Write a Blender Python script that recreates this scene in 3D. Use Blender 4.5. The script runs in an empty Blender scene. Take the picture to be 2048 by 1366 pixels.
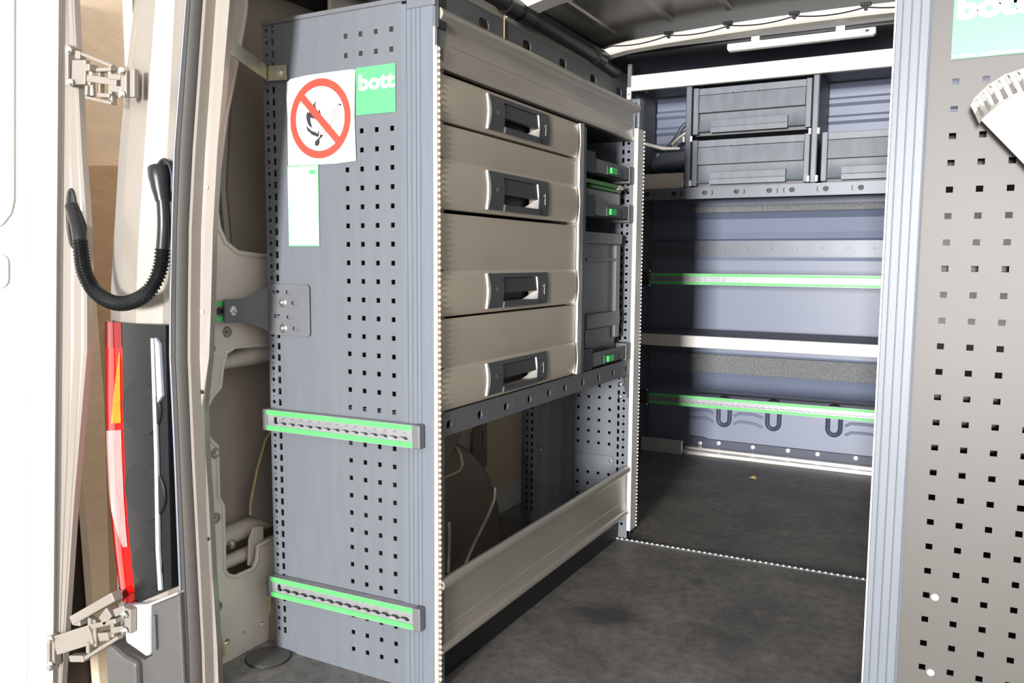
import bpy, bmesh, math, random
from mathutils import Vector, Matrix
random.seed(7)
S = bpy.context.scene
COL = S.collection

# ------------------------------------------------------------------ camera, world, sun, exposure
cam_d = bpy.data.cameras.new('camera'); cam = bpy.data.objects.new('camera', cam_d); COL.objects.link(cam)
yaw, pit, rol = -0.49430, -0.09795, 0.00635
fw = Vector((math.sin(yaw)*math.cos(pit), math.cos(yaw)*math.cos(pit), math.sin(pit)))
rt = Vector((math.cos(yaw), -math.sin(yaw), 0)); up = rt.cross(fw)
r2 = rt*math.cos(rol)+up*math.sin(rol); u2 = up*math.cos(rol)-rt*math.sin(rol)
cam.matrix_world = Matrix(((r2.x,u2.x,-fw.x,0.898),(r2.y,u2.y,-fw.y,-1.353),(r2.z,u2.z,-fw.z,0.894),(0,0,0,1)))
cam_d.sensor_fit = 'HORIZONTAL'; cam_d.sensor_width = 36.0; cam_d.lens = 1649.83/2048*36
cam_d.clip_start = 0.02
S.camera = cam

W = bpy.data.worlds.new('overcast'); S.world = W; W.use_nodes = True
W.node_tree.nodes['Background'].inputs[0].default_value = (1.0, 0.985, 0.965, 1)
W.node_tree.nodes['Background'].inputs[1].default_value = 1.25

# daylight falling in through the workshop doorway far behind the camera
dl = bpy.data.lights.new('doorway_daylight', 'AREA'); dl.shape = 'RECTANGLE'; dl.size = 1.2; dl.size_y = 1.7; dl.energy = 3000; dl.color = (1.0, 0.98, 0.96)
dlo = bpy.data.objects.new('doorway_daylight', dl); COL.objects.link(dlo); dlo.location = (1.42, -11.2, 1.15)
dlo.rotation_euler = (Vector((0.3, 1.0, 0.95))-dlo.location).to_track_quat('-Z', 'Y').to_euler()
S.view_settings.view_transform = 'Standard'; S.view_settings.look = 'None'
S.view_settings.gamma = 1.0; S.view_settings.use_curve_mapping = False
S.view_settings.exposure = 0.0

# ------------------------------------------------------------------ measured outlines (metres)
PILLAR_Z = [-0.02, 0.1, 0.25, 0.4, 0.5, 0.6, 0.7, 0.8, 0.95, 1.1, 1.25, 1.4, 1.55]
PILLAR = {'outer': (-0.2, [-0.7272, -0.7245, -0.7211, -0.7178, -0.7155, -0.7133, -0.7112, -0.7079, -0.6848, -0.6618, -0.6318, -0.5962, -0.5684]), 'crease': (-0.235, [-0.6418, -0.6412, -0.6407, -0.6402, -0.6396, -0.6356, -0.6317, -0.6268, -0.6114, -0.5891, -0.5609, -0.5315, -0.5022]), 'fold': (-0.242, [-0.584, -0.5814, -0.5794, -0.5773, -0.576, -0.5746, -0.5733, -0.5707, -0.552, -0.5282, -0.5026, -0.4769, -0.4514]), 'channel': (-0.222, [-0.5335, -0.5304, -0.5275, -0.5247, -0.5228, -0.5209, -0.519, -0.5113, -0.4991, -0.4846, -0.4661, -0.4475, -0.429]), 'lip': (-0.226, [-0.4887, -0.4874, -0.4883, -0.4893, -0.4899, -0.4903, -0.4906, -0.4843, -0.4709, -0.4553, -0.4306, -0.4057, -0.3809]), 'seal_a': (-0.232, [-0.4605, -0.4588, -0.4599, -0.4611, -0.4618, -0.4635, -0.4653, -0.4601, -0.4479, -0.4339, -0.4094, -0.3847, -0.3601]), 'seal_b': (-0.232, [-0.4163, -0.4154, -0.4196, -0.4238, -0.4266, -0.428, -0.4291, -0.4238, -0.4142, -0.3966, -0.3746, -0.3527, -0.3309]), 'frame_b': (-0.215, [-0.3961, -0.3969, -0.4041, -0.4081, -0.4132, -0.414, -0.3955, -0.3861, -0.3745, -0.3564, -0.3325, -0.3086, -0.2848])}
SIGN_EDGE = [(-0.3746, 1.2667), (-0.3649, 1.2719), (-0.318, 1.2753), (-0.2405, 1.2757), (-0.1989, 1.2755), (-0.1917, 1.2732), (-0.1934, 1.2298), (-0.1952, 1.1823), (-0.1924, 1.0939), (-0.2439, 1.0908), (-0.3756, 1.0922), (-0.3749, 1.1958), (-0.3769, 1.2327)]
FLAME = [(-0.2941, 1.2224), (-0.2976, 1.2129), (-0.2951, 1.2062), (-0.2891, 1.1991), (-0.2864, 1.2055), (-0.2827, 1.1937), (-0.2872, 1.1859), (-0.2906, 1.1799), (-0.2982, 1.1843), (-0.3058, 1.187), (-0.3113, 1.188), (-0.3106, 1.1794), (-0.3062, 1.1679), (-0.3117, 1.1687), (-0.3177, 1.175), (-0.3213, 1.1835), (-0.3227, 1.1918), (-0.3198, 1.2015), (-0.3154, 1.1979), (-0.3126, 1.2059), (-0.3041, 1.2134)]
FLAME_LOW = [(-0.3231, 1.1728), (-0.3179, 1.1687), (-0.3129, 1.1644), (-0.3075, 1.1607), (-0.2988, 1.1583), (-0.2923, 1.1542), (-0.2899, 1.1623), (-0.2884, 1.1515), (-0.2924, 1.1472), (-0.3011, 1.1507), (-0.3098, 1.1537), (-0.3111, 1.1566), (-0.3185, 1.1611), (-0.3217, 1.1666)]
MATCH_HEAD = [(-0.2847, 1.1529), (-0.2761, 1.1499), (-0.2871, 1.1424), (-0.2868, 1.135), (-0.2906, 1.1299), (-0.2961, 1.1286), (-0.3004, 1.1325), (-0.2996, 1.139), (-0.2925, 1.1436), (-0.2881, 1.1466)]
MATCH_LINES = [[(-0.2375, 1.2096), (-0.2647, 1.1793), (-0.2846, 1.1562)], [(-0.2344, 1.2078), (-0.2584, 1.1708), (-0.2814, 1.1527)], [(-0.2288, 1.2025), (-0.2552, 1.1705), (-0.2761, 1.1507)], [(-0.2832, 1.1741), (-0.2878, 1.1597), (-0.2907, 1.1484)], [(-0.2375, 1.2096), (-0.2297, 1.2098), (-0.2288, 1.2025)]]
MATCH_TIP = [(-0.2392, 1.2098), (-0.2291, 1.2102), (-0.2287, 1.2049), (-0.2344, 1.2084)]
OPEN_UP = [(0.0085, 1.5165), (-0.0048, 1.4188), (-0.0339, 1.3076), (-0.0654, 1.1978), (-0.0899, 1.0803), (-0.0997, 0.9961), (-0.0943, 0.9596), (-0.0777, 0.9284), (-0.0434, 0.9074), (0.0225, 0.9003), (0.1344, 0.9012), (0.2227, 0.9411), (0.2646, 1.1637), (0.2745, 1.5962)]
OPEN_LOW = [(0.1285, 0.6894), (0.0315, 0.6979), (-0.0576, 0.7013), (-0.0834, 0.6905), (-0.0957, 0.6548), (-0.1025, 0.6175), (-0.1235, 0.602), (-0.1403, 0.5798), (-0.1437, 0.5265), (-0.1337, 0.5085), (-0.1153, 0.4918), (-0.1153, 0.3781), (-0.1036, 0.3561), (-0.1045, 0.212), (-0.0952, 0.1963), (-0.0754, 0.186), (-0.0217, 0.1865), (-0.0089, 0.2036), (-0.0048, 0.2356), (0.0411, 0.2383), (0.1329, 0.2145)]
WALL_HOLES = [((-0.1211, 0.7037), 0.01), ((-0.079, 0.7358), 0.004), ((-0.1033, 0.0464), 0.007), ((0.0048, 0.0461), 0.005), ((-0.0536, 0.0468), 0.004), ((-0.1213, 0.4777), 0.0035), ((-0.1251, 0.3352), 0.0035), ((-0.1268, 0.1371), 0.004), ((0.022, 0.138), 0.005)]
HOSE_CORR = [(-0.4674, -0.255, 0.9099), (-0.467, -0.26, 0.8808), (-0.4718, -0.27, 0.8499), (-0.4878, -0.28, 0.8247), (-0.5216, -0.285, 0.8093), (-0.5569, -0.29, 0.8046), (-0.5975, -0.29, 0.8123), (-0.6336, -0.29, 0.8314), (-0.6569, -0.29, 0.8612), (-0.673, -0.285, 0.8944), (-0.6829, -0.28, 0.9269)]
HOSE_UP = [(-0.4674, -0.255, 0.9099), (-0.4671, -0.25, 0.9535), (-0.4665, -0.25, 0.9919), (-0.4684, -0.25, 1.0112)]
BOOT_UP = [(-0.4687, -0.25, 1.0045), (-0.4719, -0.25, 1.0256), (-0.4773, -0.248, 1.0528), (-0.4818, -0.246, 1.0695)]
HOSE_DOOR = [(-0.6831, -0.28, 0.9238), (-0.6907, -0.277, 0.9483), (-0.7075, -0.272, 0.9762), (-0.7232, -0.268, 1.0002)]
LENS_L = [(-0.6927, -0.215, 0.762), (-0.7002, -0.215, 0.6972), (-0.7072, -0.215, 0.588), (-0.7109, -0.215, 0.4775), (-0.7079, -0.215, 0.3664), (-0.7, -0.215, 0.2776), (-0.6907, -0.215, 0.2113), (-0.6819, -0.215, 0.1618)]
LENS_R = [(-0.6114, -0.245, 0.7619), (-0.6118, -0.245, 0.705), (-0.6165, -0.245, 0.6003), (-0.6182, -0.245, 0.4943), (-0.6182, -0.245, 0.3872), (-0.6138, -0.245, 0.3013), (-0.607, -0.245, 0.2262), (-0.601, -0.245, 0.1638)]
LENS_IN = [(-0.4641, -0.24, 0.7726), (-0.4912, -0.24, 0.2255), (-0.4671, -0.24, 0.7129)]
ARCH_RIB = [[(-0.297, 0.7653, 0.2126), (-0.297, 0.7595, 0.1755), (-0.297, 0.7177, 0.133), (-0.297, 0.6457, 0.0785), (-0.297, 0.585, 0.0238)], [(-0.297, 0.5426, 0.3824), (-0.297, 0.5687, 0.3532), (-0.297, 0.5767, 0.323), (-0.297, 0.5582, 0.3086), (-0.297, 0.4993, 0.3094), (-0.297, 0.443, 0.3088)], [(-0.297, 0.5091, 0.1781), (-0.297, 0.509, 0.1202), (-0.297, 0.5037, 0.0366)]]
LAMP_END = [0.0538, 1.98, 1.7307, 0.5895, 1.98, 1.7229]
STIFF = [(0.0895, 0.4919), (0.0643, 0.4663), (0.0352, 0.4001), (0.0125, 0.3278), (0.01, 0.2986), (0.0823, 0.2539)]
RIVETS = [(-0.1378, 0.0238), (-0.05, 0.0338), (0.1071, 0.0328), (0.2626, 0.0347), (0.3891, 0.0338), (0.5462, 0.0348)]
STADIUMS = [[(-0.0338, 0.2636), (-0.0297, 0.1337)], [(0.1905, 0.2666), (0.1929, 0.1378)], [(0.4484, 0.2668), (0.4538, 0.138)]]
LOUVRES = [[(-0.2148, 0.1756), (-0.1957, 0.1895), (-0.1118, 0.1972), (-0.0806, 0.1835)], [(-0.2139, 0.1418), (-0.1948, 0.1557), (-0.1107, 0.1591), (-0.0793, 0.143)], [(0.013, 0.1805), (0.0401, 0.1948), (0.1037, 0.1962), (0.1446, 0.1839)], [(0.0142, 0.1429), (0.0413, 0.1574), (0.1052, 0.1544), (0.1461, 0.1399)], [(0.4971, 0.1826), (0.5189, 0.1959), (0.5753, 0.1972), (0.6349, 0.1945)], [(0.4988, 0.1428), (0.5207, 0.1562), (0.577, 0.1578), (0.6367, 0.1554)]]
BRACKET_R = [(0.9002, 1.1097), (0.9039, 1.1188), (0.9191, 1.1349), (0.939, 1.1475), (0.9616, 1.1538), (0.9895, 1.1587), (0.9995, 0.9888), (0.9689, 1.0264), (0.9126, 1.0913)]
BOARD_A = [(0.1789, 1.6355), (0.2273, 0.1411), (0.2474, -0.5242), (0.2912, -0.5455), (0.3066, 0.4454), (0.2917, 0.8252), (0.2726, 1.6608)]
BOARD_B = [(0.2917, 0.8252), (0.3066, 0.4454), (0.2912, -0.5455), (0.4763, -0.6356), (0.4948, 1.198), (0.29, 1.177)]
HINGE_UP = [(-0.6991, 1.3189, -0.705, 1.2391, 0.0109), (-0.6775, 1.2985, -0.6612, 1.2941, 0.0159), (-0.671, 1.3016, -0.5693, 1.2643, 0.0065), (-0.5693, 1.2643, -0.5699, 1.2543, 0.0052), (-0.6143, 1.2613, -0.5707, 1.2582, 0.0072), (-0.6925, 1.2652, -0.649, 1.2609, 0.0478), (-0.6378, 1.2751, -0.6387, 1.2612, 0.0159), (-0.6437, 1.2489, -0.5547, 1.2316, 0.0138), (-0.6392, 1.2536, -0.6405, 1.2345, 0.0101), (-0.6114, 1.2128, -0.5738, 1.2083, 0.0087), (-0.6523, 1.2125, -0.5727, 1.1943, 0.0065), (-0.5737, 1.2095, -0.5736, 1.1957, 0.0052), (-0.5754, 1.2449, -0.5406, 1.2396, 0.0109), (-0.5768, 1.2236, -0.542, 1.2167, 0.013), (-0.6066, 1.2567, -0.6094, 1.2126, 0.0038), (-0.6427, 1.2334, -0.646, 1.2145, 0.0087), (-0.5321, 1.253, -0.5351, 1.2024, 0.0174), (-0.5101, 1.2533, -0.5131, 1.2006, 0.0138)]
HINGE_LOW = [(-0.8503, 0.0504, -0.8566, -0.031, 0.0109), (-0.8352, 0.0519, -0.8403, -0.0152, 0.0091), (-0.8353, 0.0306, -0.7041, 0.0876, 0.0419), (-0.7652, 0.1058, -0.6186, 0.1902, 0.02), (-0.7624, 0.1045, -0.7364, 0.1083, 0.0173), (-0.7072, 0.124, -0.7085, 0.1052, 0.0109), (-0.6972, 0.1077, -0.6138, 0.1389, 0.0109), (-0.7804, 0.0149, -0.7307, 0.0269, 0.0146), (-0.7307, 0.0269, -0.6161, 0.1003, 0.0082), (-0.7109, 0.0692, -0.7126, 0.0445, 0.0109), (-0.6208, 0.1537, -0.5856, 0.1702, 0.0164), (-0.6369, 0.1102, -0.5962, 0.1248, 0.0127), (-0.6602, 0.1269, -0.6341, 0.1544, 0.0237), (-0.6764, 0.0883, -0.6431, 0.0978, 0.0182), (-0.579, 0.1716, -0.5821, 0.1189, 0.02)]
JAMB_PLATE = [(-0.6152, 0.1637), (-0.5323, 0.1839), (-0.5383, 0.0729), (-0.5501, 0.0682), (-0.5782, 0.0759), (-0.6133, 0.0841)]
BUMPER = [(-0.6601, 0.0676), (-0.6474, 0.0761), (-0.6054, 0.0603), (-0.5611, 0.0565), (-0.5345, 0.0738), (-0.5283, 0.0932), (-0.5155, 0.0962), (-0.5116, 0.1697), (-0.5332, 0.1668), (-0.5325, 0.1812), (-0.445, 0.2237), (-0.4405, 0.0141), (-0.6603, -0.0444)]
# ------------------------------------------------------------------ helpers
def lin(c):
    return tuple(((v/255)/12.92 if v/255 <= 0.04045 else ((v/255+0.055)/1.055)**2.4) for v in c)
MATS = {}
def mat(name, rgb, rough=0.5, metal=0.0, var=0.06, scale=30.0, bump=0.0, bscale=200.0, coat=0.0, spec=0.5, trans=0.0, emis=None, stretch=None):
    m = bpy.data.materials.new(name); m.use_nodes = True; nt = m.node_tree; n = nt.nodes; b = n['Principled BSDF']
    c = lin(rgb)
    tc = n.new('ShaderNodeTexCoord'); nz = n.new('ShaderNodeTexNoise'); nz.inputs['Scale'].default_value = scale; nz.inputs['Detail'].default_value = 6
    src = tc.outputs['Object']
    if stretch:
        mp = n.new('ShaderNodeMapping'); mp.inputs['Scale'].default_value = stretch
        nt.links.new(src, mp.inputs['Vector']); src = mp.outputs['Vector']
    nt.links.new(src, nz.inputs['Vector'])
    rp = n.new('ShaderNodeValToRGB')
    rp.color_ramp.elements[0].position = 0.3; rp.color_ramp.elements[1].position = 0.7
    rp.color_ramp.elements[0].color = tuple(max(0, v*(1-var)) for v in c)+(1,)
    rp.color_ramp.elements[1].color = tuple(min(1, v*(1+var)) for v in c)+(1,)
    nt.links.new(nz.outputs['Fac'], rp.inputs['Fac']); nt.links.new(rp.outputs['Color'], b.inputs['Base Color'])
    b.inputs['Roughness'].default_value = rough; b.inputs['Metallic'].default_value = metal
    b.inputs['Coat Weight'].default_value = coat; b.inputs['Specular IOR Level'].default_value = spec
    b.inputs['Transmission Weight'].default_value = trans
    if emis: b.inputs['Emission Color'].default_value = lin(emis[0])+(1,); b.inputs['Emission Strength'].default_value = emis[1]
    if bump:
        nb = n.new('ShaderNodeTexNoise'); nb.inputs['Scale'].default_value = bscale; nb.inputs['Detail'].default_value = 3
        nt.links.new(src, nb.inputs['Vector'])
        bp = n.new('ShaderNodeBump'); bp.inputs['Strength'].default_value = bump; bp.inputs['Distance'].default_value = 0.002
        nt.links.new(nb.outputs['Fac'], bp.inputs['Height']); nt.links.new(bp.outputs['Normal'], b.inputs['Normal'])
    MATS[name] = m; return m

mat('panel_grey', (95,100,106), 0.45, 0.0, 0.05, 6, 0.05, 500, stretch=(8,8,1))
mat('panel_grey_right', (70,66,63), 0.5, 0.0, 0.04, 5); MATS['panel_grey_right'].node_tree.nodes['Principled BSDF'].inputs['IOR'].default_value = 1.55  # darker copy of the left panel grey, shade put into the colour
mat('profile_grey', (100,106,115), 0.45, 0.0, 0.05, 8, stretch=(20,20,1))
mat('dark_grey', (94,96,100), 0.5, 0.0, 0.06, 20)
mat('darker_grey', (45,46,49), 0.55, 0.0, 0.06, 20)
mat('black_rubber', (26,26,28), 0.5, 0.0, 0.1, 40)
mat('seal_rubber', (58,55,52), 0.6, 0.0, 0.08, 60)
mat('black_plastic', (20,21,23), 0.35, 0.0, 0.1, 15)
mat('silver_paint', (142,135,127), 0.5, 0.3, 0.04, 5, coat=0.2)
mat('silver_door', (222,219,214), 0.4, 0.0, 0.02, 3, coat=0.2)  # body silver made paler, strong light on the door put into the colour
mat('silver_dull', (208,200,189), 0.5, 0.15, 0.10, 6, 0.05, 80)
mat('skin_shade', (188,178,165), 0.55, 0.15, 0.12, 5, 0.05, 60)
mat('drawer_paint', (184,174,159), 0.42, 0.2, 0.05, 7, 0.04, 400)
mat('aluminium', (196,192,186), 0.32, 0.85, 0.05, 6, stretch=(1,0.2,8))
mat('alu_rail', (186,180,171), 0.36, 0.55, 0.06, 6, stretch=(8,1,8))
mat('bright_alu', (226,224,220), 0.28, 0.5, 0.03, 8)
mat('white_bar', (214,211,206), 0.35, 0.1, 0.03, 8)
mat('white_metal', (224,219,210), 0.5, 0.0, 0.04, 8)
mat('track_alu', (150,151,154), 0.38, 0.4, 0.12, 60)
mat('zinc', (190,188,170), 0.3, 0.8, 0.10, 25)
mat('chrome', (225,225,222), 0.18, 0.95, 0.04, 10)
mat('handle_grey', (72,74,78), 0.45, 0.0, 0.05, 15)
mat('handle_flap', (58,60,64), 0.45, 0.0, 0.05, 15)
mat('paper', (244,243,240), 0.7, 0, 0.01, 5)
mat('sign_red', (226,62,46), 0.6, 0, 0.02, 5)
mat('sign_black', (38,36,42), 0.6, 0, 0.02, 5)
mat('bott_green', (84,196,112), 0.4, 0, 0.02, 8)
mat('rail_green', (82,184,96), 0.42, 0, 0.03, 8)
mat('letter_white', (226,226,220), 0.6, 0, 0.08, 60)
mat('latch_green', (60,200,90), 0.3, 0, 0.02, 8)
mat('lid_green', (56,120,44), 0.4, 0, 0.05, 10)
mat('box_plastic', (92,96,100), 0.38, 0, 0.10, 8, stretch=(4,4,1))
mat('bin_plastic', (108,115,122), 0.42, 0, 0.12, 6, stretch=(6,6,1.5))
mat('tray_clear', (120,122,124), 0.35, 0, 0.08, 10)
mat('bulkhead', (112,120,140), 0.42, 0, 0.05, 3, 0.03, 300)
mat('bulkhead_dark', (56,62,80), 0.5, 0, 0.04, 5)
mat('carpet', (112,114,116), 0.95, 0, 0.35, 220, 0.6, 400)
mat('roof_steel', (160,157,153), 0.34, 0.35, 0.05, 4)
mat('roof_dark', (52,53,55), 0.5, 0.2, 0.08, 6)
mat('arch_paint', (126,115,103), 0.5, 0.1, 0.12, 6, 0.05, 60)
mat('rib_highlight', (196,180,160), 0.4, 0.2, 0.05, 10)  # lighter than the arch paint: bead highlights put into the colour
mat('cream', (205,182,150), 0.6, 0, 0.05, 6)
mat('garage_beige', (244,221,192), 0.8, 0, 0.05, 14, 0.5, 120, stretch=(1,1,2.5))
mat('garage_tan', (204,172,138), 0.8, 0, 0.08, 16, 0.4, 140, stretch=(1,1,4))
mat('garage_dark', (52,40,36), 0.8, 0, 0.1, 8)
mat('concrete', (120,112,104), 0.85, 0, 0.12, 4)
mat('lens_red', (190,12,8), 0.12, 0, 0.15, 22, coat=1.0, stretch=(1,1,0.4))
mat('lens_dark_red', (120,10,8), 0.12, 0, 0.1, 20, coat=1.0)
mat('lens_clear', (170,128,126), 0.15, 0, 0.35, 60, coat=1.0, stretch=(8,1,0.2))
mat('lens_amber', (245,120,30), 0.2, 0, 0.2, 60, coat=1.0)
mat('sealant', (182,164,118), 0.7, 0, 0.1, 60)
mat('leaf', (196,176,112), 0.7, 0, 0.15, 60)
mat('carton', (212,205,194), 0.7, 0, 0.04, 10)
mat('led_bead', (245,240,230), 0.15, 0.0, 0.02, 10, coat=0.6)
mat('led_base', (214,190,160), 0.35, 0.1, 0.05, 10)
mat('hook_grey', (98,102,110), 0.4, 0.2, 0.08, 10)
mat('bumper_grey', (82,80,78), 0.5, 0, 0.05, 12)
mat('jamb_silver', (214,216,220), 0.35, 0.3, 0.03, 8)
mat('lip_grey', (120,126,137), 0.4, 0.1, 0.05, 30)
mat('strip_grey', (190,196,206), 0.4, 0.3, 0.06, 40)

def floor_material():
    m = bpy.data.materials.new('floor_mat'); m.use_nodes = True; nt = m.node_tree; n = nt.nodes; b = n['Principled BSDF']; L = nt.links.new
    tc = n.new('ShaderNodeTexCoord')
    def noise(sc, det=6):
        z = n.new('ShaderNodeTexNoise'); z.inputs['Scale'].default_value = sc; z.inputs['Detail'].default_value = det; L(tc.outputs['Object'], z.inputs['Vector']); return z.outputs['Fac']
    def ramp(src, a, b_, ca, cb):
        r = n.new('ShaderNodeValToRGB'); r.color_ramp.elements[0].position = a; r.color_ramp.elements[1].position = b_
        r.color_ramp.elements[0].color = ca+(1,); r.color_ramp.elements[1].color = cb+(1,); L(src, r.inputs['Fac']); return r.outputs['Color']
    def mix(f, a, c, mode='MIX'):
        x = n.new('ShaderNodeMix'); x.data_type = 'RGBA'; x.blend_type = mode
        if isinstance(f, float): x.inputs[0].default_value = f
        else: L(f, x.inputs[0])
        for s, v in ((x.inputs[6], a), (x.inputs[7], c)):
            if isinstance(v, tuple): s.default_value = v+(1,)
            else: L(v, s)
        return x.outputs[2]
    base = ramp(noise(5), 0.3, 0.72, lin((90,89,89)), lin((132,127,122)))
    base = mix(ramp(noise(38, 8), 0.42, 0.66, (0,0,0), (0.5,)*3), base, lin((70,69,70)))
    base = mix(ramp(noise(13, 8), 0.56, 0.72, (0,0,0), (0.45,)*3), base, lin((150,138,128)))
    speck = ramp(noise(260, 3), 0.60, 0.74, (0,0,0), (1,1,1))
    c = mix(speck, base, lin((172,167,160)))
    dust = ramp(noise(420, 2), 0.665, 0.70, (0,0,0), (1,1,1))
    c = mix(dust, c, lin((190,184,172)))
    # worn dark stain with a shape of its own
    def stain(cx, cy, rx, ry, amt, c):
        mp = n.new('ShaderNodeMapping'); mp.vector_type = 'POINT'
        mp.inputs['Location'].default_value = (-cx/rx, -cy/ry, 0); mp.inputs['Scale'].default_value = (1/rx, 1/ry, 0)
        nz = n.new('ShaderNodeTexNoise'); nz.inputs['Scale'].default_value = 9; L(tc.outputs['Object'], nz.inputs['Vector'])
        ad = n.new('ShaderNodeVectorMath'); ad.operation = 'LENGTH'
        L(tc.outputs['Object'], mp.inputs['Vector']); L(mp.outputs['Vector'], ad.inputs[0])
        su = n.new('ShaderNodeMath'); su.operation = 'ADD'; L(ad.outputs['Value'], su.inputs[0])
        mu = n.new('ShaderNodeMath'); mu.operation = 'MULTIPLY'; mu.inputs[1].default_value = 0.9; L(nz.outputs['Fac'], mu.inputs[0]); L(mu.outputs[0], su.inputs[1])
        f = ramp(su.outputs[0], 0.6, 1.75, (amt,)*3, (0.0,)*3)
        return mix(f, c, lin((58,57,58)))
    c = stain(0.16, 0.54, 0.25, 0.20, 0.85, c)
    c = stain(0.43, 0.56, 0.18, 0.11, 0.5, c)
    c = stain(0.30, 0.86, 0.07, 0.06, 0.5, c)
    L(c, b.inputs['Base Color']); b.inputs['Roughness'].default_value = 0.55
    bp = n.new('ShaderNodeBump'); bp.inputs['Strength'].default_value = 0.25; bp.inputs['Distance'].default_value = 0.001
    L(noise(350, 3), bp.inputs['Height']); L(bp.outputs['Normal'], b.inputs['Normal'])
    MATS['floor_mat'] = m
floor_material()

class MB:
    def __init__(s): s.v = []; s.f = []
    def add(s, vs, fs):
        k = len(s.v); s.v += [tuple(p) for p in vs]; s.f += [tuple(i+k for i in f) for f in fs]; return s
    def box(s, x0, x1, y0, y1, z0, z1):
        return s.add([(x0,y0,z0),(x1,y0,z0),(x1,y1,z0),(x0,y1,z0),(x0,y0,z1),(x1,y0,z1),(x1,y1,z1),(x0,y1,z1)],
                     [(0,3,2,1),(4,5,6,7),(0,1,5,4),(1,2,6,5),(2,3,7,6),(3,0,4,7)])
    def prism(s, poly, ax, a, b):
        f = {'x': lambda p, t: (t, p[0], p[1]), 'y': lambda p, t: (p[0], t, p[1]), 'z': lambda p, t: (p[0], p[1], t)}[ax]
        n = len(poly)
        return s.add([f(p, a) for p in poly]+[f(p, b) for p in poly],
                     [tuple(range(n)), tuple(range(2*n-1, n-1, -1))]+[(i, (i+1) % n, n+(i+1) % n, n+i) for i in range(n)])
    def tube(s, pts, r, n=8, closed=False, caps=True):
        P = [Vector(p) for p in pts]; m = len(P); rr = r if isinstance(r, (list, tuple)) else [r]*m
        vs = []; prev = None
        for i in range(m):
            if closed: t = P[(i+1) % m]-P[i-1]
            else: t = P[min(i+1, m-1)]-P[max(i-1, 0)]
            t.normalize()
            if prev is None:
                a = Vector((0,0,1)) if abs(t.z) < 0.9 else Vector((1,0,0)); nrm = t.cross(a).normalized()
            else:
                nrm = (prev-t*prev.dot(t)).normalized()
            prev = nrm; bn = t.cross(nrm)
            for k in range(n):
                a = 2*math.pi*k/n; vs.append(P[i]+(nrm*math.cos(a)+bn*math.sin(a))*rr[i])
        fs = []
        for i in range(m if closed else m-1):
            j = (i+1) % m
            for k in range(n): fs.append((i*n+k, i*n+(k+1) % n, j*n+(k+1) % n, j*n+k))
        if caps and not closed: fs += [tuple(range(n-1, -1, -1)), tuple(range((m-1)*n, m*n))]
        return s.add(vs, fs)
    def cyl(s, p, q, r, n=12): return s.tube([p, q], r, n)
    def loft(s, rows, closed=False):
        m = len(rows); n = len(rows[0]); vs = [p for r in rows for p in r]; fs = []
        for i in range(m-1):
            for k in range(n if closed else n-1):
                fs.append((i*n+k, i*n+(k+1) % n, (i+1)*n+(k+1) % n, (i+1)*n+k))
        return s.add(vs, fs)
    def bar(s, x0, z0, x1, z1, w, ya, yb):
        d = Vector((x1-x0, z1-z0)); L = d.length or 1e-4; d /= L; nn = Vector((-d.y, d.x))*w/2
        return s.prism([(x0-nn.x, z0-nn.y), (x1-nn.x, z1-nn.y), (x1+nn.x, z1+nn.y), (x0+nn.x, z0+nn.y)], 'y', ya, yb)
    def dome(s, c, axis, r, h, n=12):
        # bolt head / rivet : stacked rings, axis is a unit vector pointing outwards
        c = Vector(c); a = Vector(axis); t = a.orthogonal().normalized(); b = a.cross(t); vs = []; prof = [(1, 0), (1, .35), (.75, .8), (.3, 1)]
        for (k, q) in prof:
            for i in range(n): vs.append(c+a*h*q+(t*math.cos(2*math.pi*i/n)+b*math.sin(2*math.pi*i/n))*r*k)
        fs = [(j*n+i, j*n+(i+1) % n, (j+1)*n+(i+1) % n, (j+1)*n+i) for j in range(3) for i in range(n)]+[tuple(range(3*n, 4*n)), tuple(range(n-1, -1, -1))]
        return s.add(vs, fs)
    def mesh(s, name):
        me = bpy.data.meshes.new(name); me.from_pydata(s.v, [], s.f); me.update()
        bm = bmesh.new(); bm.from_mesh(me); bmesh.ops.recalc_face_normals(bm, faces=bm.faces); bm.to_mesh(me); bm.free(); return me

def plate(outer, holes, ax, at, thick):
    """flat sheet with real holes; outline/holes in the two other axes; thickness added along +axis"""
    bm = bmesh.new()
    f = {'x': lambda p: (at, p[0], p[1]), 'y': lambda p: (p[0], at, p[1]), 'z': lambda p: (p[0], p[1], at)}[ax]
    for loop in [outer]+holes:
        vs = [bm.verts.new(f(p)) for p in loop]
        for i in range(len(vs)): bm.edges.new((vs[i], vs[(i+1) % len(vs)]))
    bmesh.ops.triangle_fill(bm, edges=bm.edges[:], use_beauty=True, use_dissolve=False)
    r = bmesh.ops.extrude_face_region(bm, geom=bm.faces[:])
    d = {'x': (thick,0,0), 'y': (0,thick,0), 'z': (0,0,thick)}[ax]
    bmesh.ops.translate(bm, vec=d, verts=[g for g in r['geom'] if isinstance(g, bmesh.types.BMVert)])
    bmesh.ops.recalc_face_normals(bm, faces=bm.faces)
    me = bpy.data.meshes.new('sheet'); bm.to_mesh(me); bm.free(); return me
def rect(cx, cz, w, h): return [(cx-w/2,cz-h/2),(cx+w/2,cz-h/2),(cx+w/2,cz+h/2),(cx-w/2,cz+h/2)]
def circ(cx, cz, r, n=10, sx=1): return [(cx+sx*r*math.cos(2*math.pi*i/n), cz+r*math.sin(2*math.pi*i/n)) for i in range(n)]
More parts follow.
